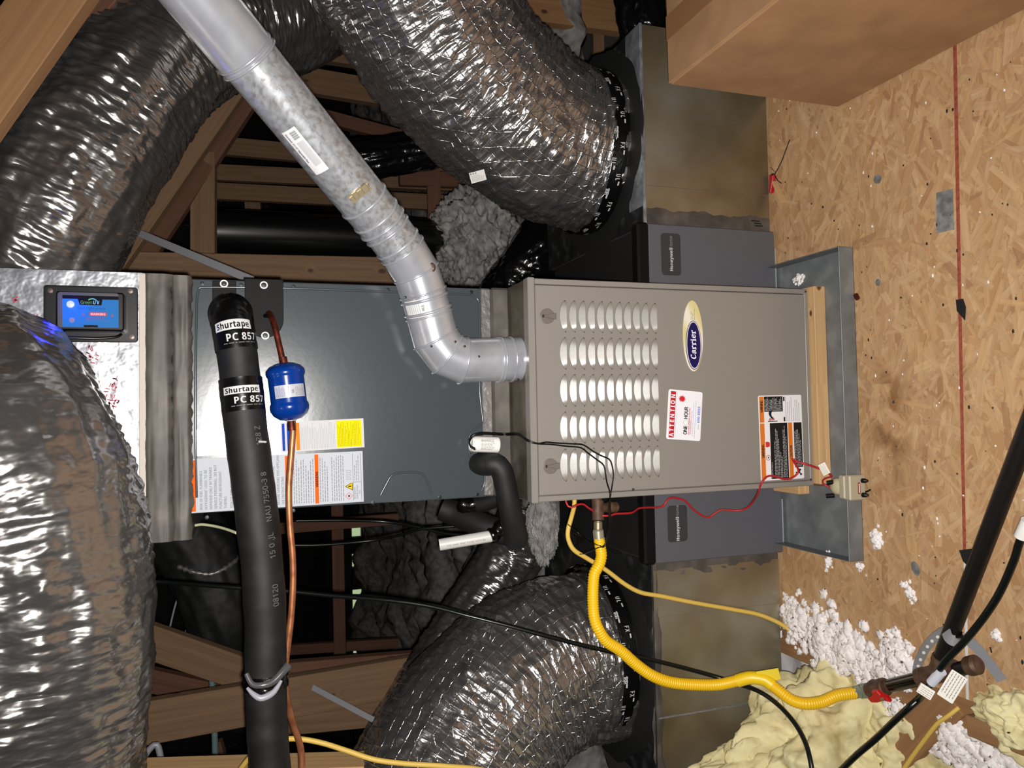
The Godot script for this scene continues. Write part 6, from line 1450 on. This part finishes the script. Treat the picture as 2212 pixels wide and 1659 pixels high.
# A mesh under construction: faces are given counter-clockwise as seen from outside.
class MB:
	var v := PackedVector3Array()
	var n := PackedVector3Array()
	var u := PackedVector2Array()
	var ix := PackedInt32Array()

	func quad(a: Vector3, b: Vector3, c: Vector3, d: Vector3, ua := Vector2(0, 1), ub := Vector2(1, 1), uc := Vector2(1, 0), ud := Vector2(0, 0)) -> void:
		var k := v.size()
		var q := (c - a).cross(d - b).normalized()
		v.append_array([a, b, c, d])
		n.append_array([q, q, q, q])
		u.append_array([ua, ub, uc, ud])
		ix.append_array([k, k + 2, k + 1, k, k + 3, k + 2])

	func tri(a: Vector3, b: Vector3, c: Vector3, ua := Vector2.ZERO, ub := Vector2.ZERO, uc := Vector2.ZERO) -> void:
		var k := v.size()
		var q := (b - a).cross(c - a).normalized()
		v.append_array([a, b, c])
		n.append_array([q, q, q])
		u.append_array([ua, ub, uc])
		ix.append_array([k, k + 2, k + 1])

	# rows of points: row index i, then j; outside is on the side where j then i turns counter-clockwise
	func grid(rows: int, cols: int, p: PackedVector3Array, uv: PackedVector2Array, closed := false) -> void:
		var k := v.size()
		v.append_array(p)
		u.append_array(uv)
		var nn := PackedVector3Array()
		nn.resize(rows * cols)
		for i in rows:
			for j in cols:
				var j0 := j - 1
				var j1 := j + 1
				if closed:
					if j0 < 0: j0 = cols - 2
					if j1 > cols - 1: j1 = 1
				else:
					j0 = maxi(j0, 0)
					j1 = mini(j1, cols - 1)
				var dj := p[i * cols + j1] - p[i * cols + j0]
				var di := p[mini(i + 1, rows - 1) * cols + j] - p[maxi(i - 1, 0) * cols + j]
				nn[i * cols + j] = dj.cross(di).normalized()
		n.append_array(nn)
		for i in rows - 1:
			for j in cols - 1:
				var a := k + i * cols + j
				ix.append_array([a, a + cols + 1, a + 1, a, a + cols, a + cols + 1])

	# chamfered box in the frame t; uv runs along the frame's z in metres
	func box(t: Transform3D, s: Vector3, ch := 0.0, uo := Vector2.ZERO) -> void:
		var h := s * 0.5
		ch = minf(ch, minf(h.x, minf(h.y, h.z)) * 0.9)
		for ax in 3:
			var a := (ax + 1) % 3
			var b := (ax + 2) % 3
			for sg in [-1.0, 1.0]:
				var q := []
				for w in [[-1, -1], [1, -1], [1, 1], [-1, 1]]:
					var p := Vector3.ZERO
					p[ax] = sg * h[ax]
					p[a] = w[0] * (h[a] - ch)
					p[b] = w[1] * (h[b] - ch)
					q.append(p)
				if sg < 0: q.reverse()
				var uvs := []
				for p in q:
					if ax == 2: uvs.append(uo + Vector2(p.x, p.y))
					else: uvs.append(uo + Vector2(p[1 - ax] + ax * 0.37, p.z))
				quad(t * q[0], t * q[1], t * q[2], t * q[3], uvs[0], uvs[1], uvs[2], uvs[3])
		if ch <= 0.0: return
		for ax in 3:
			var a := (ax + 1) % 3
			var b := (ax + 2) % 3
			for sa in [-1.0, 1.0]:
				for sb in [-1.0, 1.0]:
					var q := []
					for w in [[-1, 0], [1, 0], [1, 1], [-1, 1]]:
						var p := Vector3.ZERO
						p[ax] = w[0] * (h[ax] - ch)
						p[a] = sa * (h[a] - (ch if w[1] == 1 else 0.0))
						p[b] = sb * (h[b] - (0.0 if w[1] == 1 else ch))
						q.append(p)
					if sa * sb > 0: q.reverse()
					var z0 := uo + Vector2(q[0][a], q[0].z)
					quad(t * q[0], t * q[1], t * q[2], t * q[3], z0, uo + Vector2(q[1][a], q[1].z), uo + Vector2(q[2][a], q[2].z), uo + Vector2(q[3][a], q[3].z))
		for sx in [-1.0, 1.0]:
			for sy in [-1.0, 1.0]:
				for sz in [-1.0, 1.0]:
					var a := Vector3(sx * h.x, sy * (h.y - ch), sz * (h.z - ch))
					var b := Vector3(sx * (h.x - ch), sy * h.y, sz * (h.z - ch))
					var c := Vector3(sx * (h.x - ch), sy * (h.y - ch), sz * h.z)
					if sx * sy * sz > 0: tri(t * a, t * b, t * c)
					else: tri(t * a, t * c, t * b)

	# turned profile round the frame's y axis: points (radius, height) from the bottom up; breaks are sharp
	func lathe(t: Transform3D, prof: Array, seg := 24, smooth := false) -> void:
		if smooth:
			_lathe(t, prof, seg)
			return
		for k in prof.size() - 1:
			if prof[k].is_equal_approx(prof[k + 1]): continue
			_lathe(t, [prof[k], prof[k + 1]], seg)

	func _lathe(t: Transform3D, prof: Array, seg: int) -> void:
		var p := PackedVector3Array()
		var uv := PackedVector2Array()
		var s := 0.0
		for i in prof.size():
			if i > 0: s += (prof[i] - prof[i - 1]).length()
			for j in seg + 1:
				var a := -TAU * j / seg
				p.append(t * Vector3(maxf(prof[i].x, 1e-5) * cos(a), prof[i].y, maxf(prof[i].x, 1e-5) * sin(a)))
				uv.append(Vector2(float(j) / seg, s))
		grid(prof.size(), seg + 1, p, uv, true)

	# polygon (counter-clockwise seen from +z) from z0 to z1 in the frame t, uv over the polygon's box
	func prism(t: Transform3D, poly: PackedVector2Array, z0: float, z1: float, ch := 0.0) -> void:
		var lo := poly[0]
		var hi := poly[0]
		for q in poly:
			lo = lo.min(q)
			hi = hi.max(q)
		var span := (hi - lo).max(Vector2(1e-6, 1e-6))
		var inner := poly
		if ch > 0.0:
			var off := Geometry2D.offset_polygon(poly, -ch, Geometry2D.JOIN_MITER)
			if off.size() == 1 and off[0].size() == poly.size():
				var best := 0
				for k in poly.size():
					if off[0][k].distance_to(poly[0]) < off[0][best].distance_to(poly[0]): best = k
				inner = PackedVector2Array()
				for k in poly.size(): inner.append(off[0][(k + best) % poly.size()])
			else: ch = 0.0
		var f := func(q: Vector2) -> Vector2: return Vector2((q.x - lo.x) / span.x, 1.0 - (q.y - lo.y) / span.y)
		var tr := Geometry2D.triangulate_polygon(inner)
		for k in range(0, tr.size(), 3):
			var a := inner[tr[k]]
			var b := inner[tr[k + 1]]
			var c := inner[tr[k + 2]]
			if (b - a).cross(c - a) < 0:
				var w := b
				b = c
				c = w
			tri(t * Vector3(a.x, a.y, z1), t * Vector3(b.x, b.y, z1), t * Vector3(c.x, c.y, z1), f.call(a), f.call(b), f.call(c))
		var t2 := Geometry2D.triangulate_polygon(poly)
		for k in range(0, t2.size(), 3):
			var a := poly[t2[k]]
			var b := poly[t2[k + 1]]
			var c := poly[t2[k + 2]]
			if (b - a).cross(c - a) < 0:
				var w := b
				b = c
				c = w
			tri(t * Vector3(a.x, a.y, z0), t * Vector3(c.x, c.y, z0), t * Vector3(b.x, b.y, z0), f.call(a), f.call(c), f.call(b))
		for k in poly.size():
			var a := poly[k]
			var b := poly[(k + 1) % poly.size()]
			var zt := z1 - ch
			quad(t * Vector3(a.x, a.y, z0), t * Vector3(b.x, b.y, z0), t * Vector3(b.x, b.y, zt), t * Vector3(a.x, a.y, zt), f.call(a), f.call(b), f.call(b), f.call(a))
			if ch > 0.0:
				var a2 := inner[k]
				var b2 := inner[(k + 1) % poly.size()]
				quad(t * Vector3(a.x, a.y, zt), t * Vector3(b.x, b.y, zt), t * Vector3(b2.x, b2.y, z1), t * Vector3(a2.x, a2.y, z1), f.call(a), f.call(b), f.call(b2), f.call(a2))

	# round tube along points; rad is a number or a Callable(distance along, share along)
	func tube(pts: Array, rad, seg := 16, caps := true) -> void:
		var fr := MB.frames(pts)
		var rows := pts.size()
		var p := PackedVector3Array()
		var uv := PackedVector2Array()
		var s := 0.0
		var total := 0.0
		for i in rows - 1: total += pts[i].distance_to(pts[i + 1])
		for i in rows:
			if i > 0: s += pts[i].distance_to(pts[i - 1])
			var r: float = rad.call(s, s / total) if rad is Callable else rad
			for j in seg + 1:
				var a := TAU * j / seg
				p.append(pts[i] + (fr[i][0] * cos(a) + fr[i][1] * sin(a)) * r)
				uv.append(Vector2(float(j) / seg, s))
		grid(rows, seg + 1, p, uv, true)
		if caps:
			for e in [0, rows - 1]:
				for j in seg:
					var a := p[e * (seg + 1) + j]
					var b := p[e * (seg + 1) + j + 1]
					if e == 0: tri(pts[e], b, a)
					else: tri(pts[e], a, b)

	static func frames(pts: Array) -> Array:
		var out := []
		var t0: Vector3 = (pts[1] - pts[0]).normalized()
		var nn := t0.cross(Vector3(0, 0, 1) if absf(t0.z) < 0.9 else Vector3(1, 0, 0)).normalized()
		for i in pts.size():
			var t: Vector3 = (pts[mini(i + 1, pts.size() - 1)] - pts[maxi(i - 1, 0)]).normalized()
			nn = (nn - t * nn.dot(t)).normalized()
			out.append([nn, t.cross(nn), t])
		return out

	# lumpy closed body: an ellipsoid pushed in and out along its normals by fn(direction)
	func blob(t: Transform3D, r: Vector3, rows: int, cols: int, fn: Callable) -> void:
		var p := PackedVector3Array()
		var uv := PackedVector2Array()
		for i in rows + 1:
			var th := PI * (1.0 - float(i) / rows)
			for j in cols + 1:
				var a := -TAU * (j % cols) / cols
				var d := Vector3(sin(th) * cos(a), cos(th), sin(th) * sin(a))
				var k: float = fn.call(d)
				p.append(t * (d * r * (1.0 + k)))
				uv.append(Vector2(float(j) / cols, float(i) / rows))
		grid(rows + 1, cols + 1, p, uv, true)

	func done() -> ArrayMesh:
		var arr := []
		arr.resize(Mesh.ARRAY_MAX)
		arr[Mesh.ARRAY_VERTEX] = v
		arr[Mesh.ARRAY_NORMAL] = n
		arr[Mesh.ARRAY_TEX_UV] = u
		arr[Mesh.ARRAY_INDEX] = ix
		var m := ArrayMesh.new()
		m.add_surface_from_arrays(Mesh.PRIMITIVE_TRIANGLES, arr)
		return m

func at(p: Vector3) -> Transform3D:
	return Transform3D(Basis(), p)

# frame whose y axis runs along dir
func along(p: Vector3, dir: Vector3) -> Transform3D:
	var y := dir.normalized()
	var x := y.cross(Vector3(0, 0, 1) if absf(y.z) < 0.9 else Vector3(1, 0, 0)).normalized()
	return Transform3D(Basis(x, y, x.cross(y)), p)

func box(c: Vector3, s: Vector3, ch := 0.0) -> ArrayMesh:
	var b := MB.new()
	b.box(at(c), s, ch)
	return b.done()

func span_box(lo: Vector3, hi: Vector3, ch := 0.0) -> ArrayMesh:
	return box((lo + hi) * 0.5, (hi - lo).abs(), ch)

func tube(pts: Array, r, seg := 16, caps := true) -> ArrayMesh:
	var b := MB.new()
	b.tube(pts, r, seg, caps)
	return b.done()

func lathe(t: Transform3D, prof: Array, seg := 24, smooth := false) -> ArrayMesh:
	var b := MB.new()
	b.lathe(t, prof, seg, smooth)
	return b.done()

func prism(t: Transform3D, poly: PackedVector2Array, z0: float, z1: float, ch := 0.0) -> ArrayMesh:
	var b := MB.new()
	b.prism(t, poly, z0, z1, ch)
	return b.done()

func rounded(w: float, h: float, r: float, k := 6) -> PackedVector2Array:
	var out := PackedVector2Array()
	for q in [[1, -1, -0.25], [1, 1, 0.0], [-1, 1, 0.25], [-1, -1, 0.5]]:
		for i in k + 1:
			var a: float = TAU * (q[2] + 0.25 * i / k)
			out.append(Vector2(q[0] * (w / 2 - r), q[1] * (h / 2 - r)) + Vector2(cos(a), sin(a)) * r)
	return out

func oval(w: float, h: float, k := 48) -> PackedVector2Array:
	var out := PackedVector2Array()
	for i in k: out.append(Vector2(cos(TAU * i / k) * w / 2, sin(TAU * i / k) * h / 2))
	return out

func spline(pts: Array, per := 12) -> Array:
	var out := []
	for i in pts.size() - 1:
		var a: Vector3 = pts[maxi(i - 1, 0)]
		var b: Vector3 = pts[i]
		var c: Vector3 = pts[i + 1]
		var d: Vector3 = pts[mini(i + 2, pts.size() - 1)]
		for k in per:
			out.append(b.cubic_interpolate(c, a, d, float(k) / per))
	out.append(pts[-1])
	return out

# evenly spaced points on a spline
func even(pts: Array, step: float) -> Array:
	var c := Curve3D.new()
	c.bake_interval = step
	for p in spline(pts, 16): c.add_point(p)
	var n := maxi(2, int(c.get_baked_length() / step))
	var out := []
	for i in n + 1: out.append(c.sample_baked(c.get_baked_length() * i / n))
	return out

func noise(sd: int, fr: float, oct := 3, kind := FastNoiseLite.TYPE_SIMPLEX_SMOOTH) -> FastNoiseLite:
	var f := FastNoiseLite.new()
	f.seed = sd
	f.frequency = fr
	f.noise_type = kind
	f.fractal_octaves = oct
	f.fractal_type = FastNoiseLite.FRACTAL_FBM if oct > 1 else FastNoiseLite.FRACTAL_NONE
	return f

# seamless grey picture from a noise
func noise_image(f: FastNoiseLite, size := 512) -> Image:
	var im := f.get_seamless_image(size, size)
	im.convert(Image.FORMAT_L8)
	return im

func ramp_texture(f: FastNoiseLite, stops: Array, size := 512) -> ImageTexture:
	var src := noise_image(f, size).get_data()
	var g := Gradient.new()
	g.offsets = PackedFloat32Array(stops.map(func(s): return s[0]))
	g.colors = PackedColorArray(stops.map(func(s): return s[1]))
	var lut := []
	for i in 256: lut.append(g.sample(i / 255.0))
	var out := PackedByteArray()
	out.resize(size * size * 3)
	for i in size * size:
		var c: Color = lut[src[i]]
		out[i * 3] = c.r8
		out[i * 3 + 1] = c.g8
		out[i * 3 + 2] = c.b8
	return ImageTexture.create_from_image(Image.create_from_data(size, size, false, Image.FORMAT_RGB8, out))

# grey picture of noise stretched along u, tiling both ways
func streaks(sd: int, fu: float, fv: float, size := 512, ridge := false) -> ImageTexture:
	var f := noise(sd, 1.0, 3)
	var data := PackedByteArray()
	data.resize(size * size)
	for y in size:
		for x in size:
			var p := Vector2(float(x) / size, float(y) / size)
			# walk circles so that the picture closes on itself
			var n := f.get_noise_3d(cos(TAU * p.x) * fu, sin(TAU * p.x) * fu, p.y * fv)
			var n2 := f.get_noise_3d(cos(TAU * p.x) * fu, sin(TAU * p.x) * fu, (p.y - 1.0) * fv)
			n = lerpf(n, n2, p.y)
			if ridge: n = 0.5 - 2.0 * absf(n)
			data[y * size + x] = clampi(int((n * 0.9 + 0.5) * 255.0), 0, 255)
	return ImageTexture.create_from_image(Image.create_from_data(size, size, false, Image.FORMAT_L8, data))

func grey_texture(f: FastNoiseLite, size := 512) -> ImageTexture:
	return ImageTexture.create_from_image(noise_image(f, size))

func mat(c: Color, rough: float, metal := 0.0) -> StandardMaterial3D:
	var m := StandardMaterial3D.new()
	m.albedo_color = c
	m.roughness = rough
	m.metallic = metal
	return m

func textured(m: StandardMaterial3D, t: Texture2D, tri := 0.0, world := false) -> StandardMaterial3D:
	m.albedo_texture = t
	if tri > 0.0: triplanar(m, tri, world)
	return m

func triplanar(m: StandardMaterial3D, scale: float, world := false) -> StandardMaterial3D:
	m.uv1_triplanar = true
	m.uv1_world_triplanar = world
	m.uv1_scale = Vector3.ONE * scale
	return m

func relief(m: StandardMaterial3D, t: Texture2D, cm: float) -> StandardMaterial3D:
	m.heightmap_enabled = true
	m.heightmap_texture = t
	m.heightmap_scale = cm
	return m

# ---- lettering drawn into label pictures
var glyphs := {}
var fonts := {}

func glyph(ch: String, size: int, bold: bool, color: Color) -> Array:
	var key := "%s|%d|%s|%s" % [ch, size, bold, color.to_html()]
	if glyphs.has(key): return glyphs[key]
	var ts := TextServerManager.get_primary_interface()
	if not fonts.has(bold):
		var sf := SystemFont.new()
		sf.font_names = PackedStringArray(["Droid Sans"])
		sf.font_weight = 700 if bold else 400
		fonts[bold] = sf
	var rid: RID = fonts[bold].get_rids()[0]
	var g := ts.font_get_glyph_index(rid, size, ch.unicode_at(0), 0)
	ts.font_render_glyph(rid, Vector2i(size, 0), g)
	var r: Rect2 = ts.font_get_glyph_uv_rect(rid, Vector2i(size, 0), g)
	var adv: float = ts.font_get_glyph_advance(rid, size, g).x
	var off: Vector2 = ts.font_get_glyph_offset(rid, Vector2i(size, 0), g)
	var im: Image = null
	if r.size.x > 0:
		var atlas: Image = ts.font_get_texture_image(rid, Vector2i(size, 0), ts.font_get_glyph_texture_idx(rid, Vector2i(size, 0), g))
		var cut := atlas.get_region(Rect2i(r))
		im = Image.create(cut.get_width(), cut.get_height(), false, Image.FORMAT_RGBA8)
		for y in cut.get_height():
			for x in cut.get_width():
				im.set_pixel(x, y, Color(color, cut.get_pixel(x, y).a))
	glyphs[key] = [im, adv, off]
	return glyphs[key]

# text with its baseline's left end at (x, y); squeeze sets the width it must take
func text(im: Image, s: String, x: float, y: float, size: int, color: Color, bold := false, width := 0.0) -> void:
	var total := 0.0
	for ch in s: total += glyph(ch, size, bold, color)[1]
	var k := width / total if width > 0.0 else 1.0
	var at_x := x
	for ch in s:
		var g := glyph(ch, size, bold, color)
		if g[0]: im.blend_rect(g[0], Rect2i(Vector2i.ZERO, g[0].get_size()), Vector2i(int(at_x + g[2].x * k), int(y + g[2].y)))
		at_x += g[1] * k

func sheet(w: int, h: int, c: Color) -> Image:
	var im := Image.create(w, h, false, Image.FORMAT_RGBA8)
	im.fill(c)
	return im

# lines of print too small to read: words as short bars
func small_print(im: Image, r: Rect2i, pitch: int, thick: int, c: Color, sd: int) -> void:
	var rng := RandomNumberGenerator.new()
	rng.seed = sd
	var y := r.position.y
	while y + thick <= r.end.y:
		var x := r.position.x
		var stop := r.end.x - int(rng.randf() * rng.randf() * r.size.x * 0.5)
		while x < stop:
			var w := mini(rng.randi_range(thick * 2, thick * 6), stop - x)
			im.fill_rect(Rect2i(x, y, w, thick), c)
			x += w + maxi(1, thick)
		y += pitch

func printed(im: Image, rough := 0.45) -> StandardMaterial3D:
	im.generate_mipmaps()
	var m := mat(Color.WHITE, rough)
	m.albedo_texture = ImageTexture.create_from_image(im)
	return m

# flat sticker: centre, width, height, turn about the normal (z), corner radius
func sticker(called: String, r: Array, m: Material, parent: Node3D, corner := 0.0, lift := 0.0006) -> MeshInstance3D:
	var poly := rounded(r[1], r[2], corner) if corner > 0.0 else PackedVector2Array([Vector2(-r[1], -r[2]) / 2, Vector2(r[1], -r[2]) / 2, Vector2(r[1], r[2]) / 2, Vector2(-r[1], r[2]) / 2])
	return put(called, prism(Transform3D(), poly, 0.0, lift), m, parent, Transform3D(Basis(Vector3(0, 0, 1), r[3]), r[0]))

func letters(s: String, height: float, depth: float, bold := true, serif := false, italic := 0.0) -> TextMesh:
	var f := SystemFont.new()
	f.font_names = PackedStringArray(["Droid Serif" if serif else "Droid Sans"])
	f.font_weight = 700 if bold else 400
	var fv := FontVariation.new()
	fv.base_font = f
	if italic != 0.0: fv.variation_transform = Transform2D(Vector2(1, 0), Vector2(italic, 1), Vector2.ZERO)
	var t := TextMesh.new()
	t.text = s
	t.font = fv
	t.font_size = 64
	t.pixel_size = height / 46.0
	t.depth = depth
	t.curve_step = 2.0
	return t
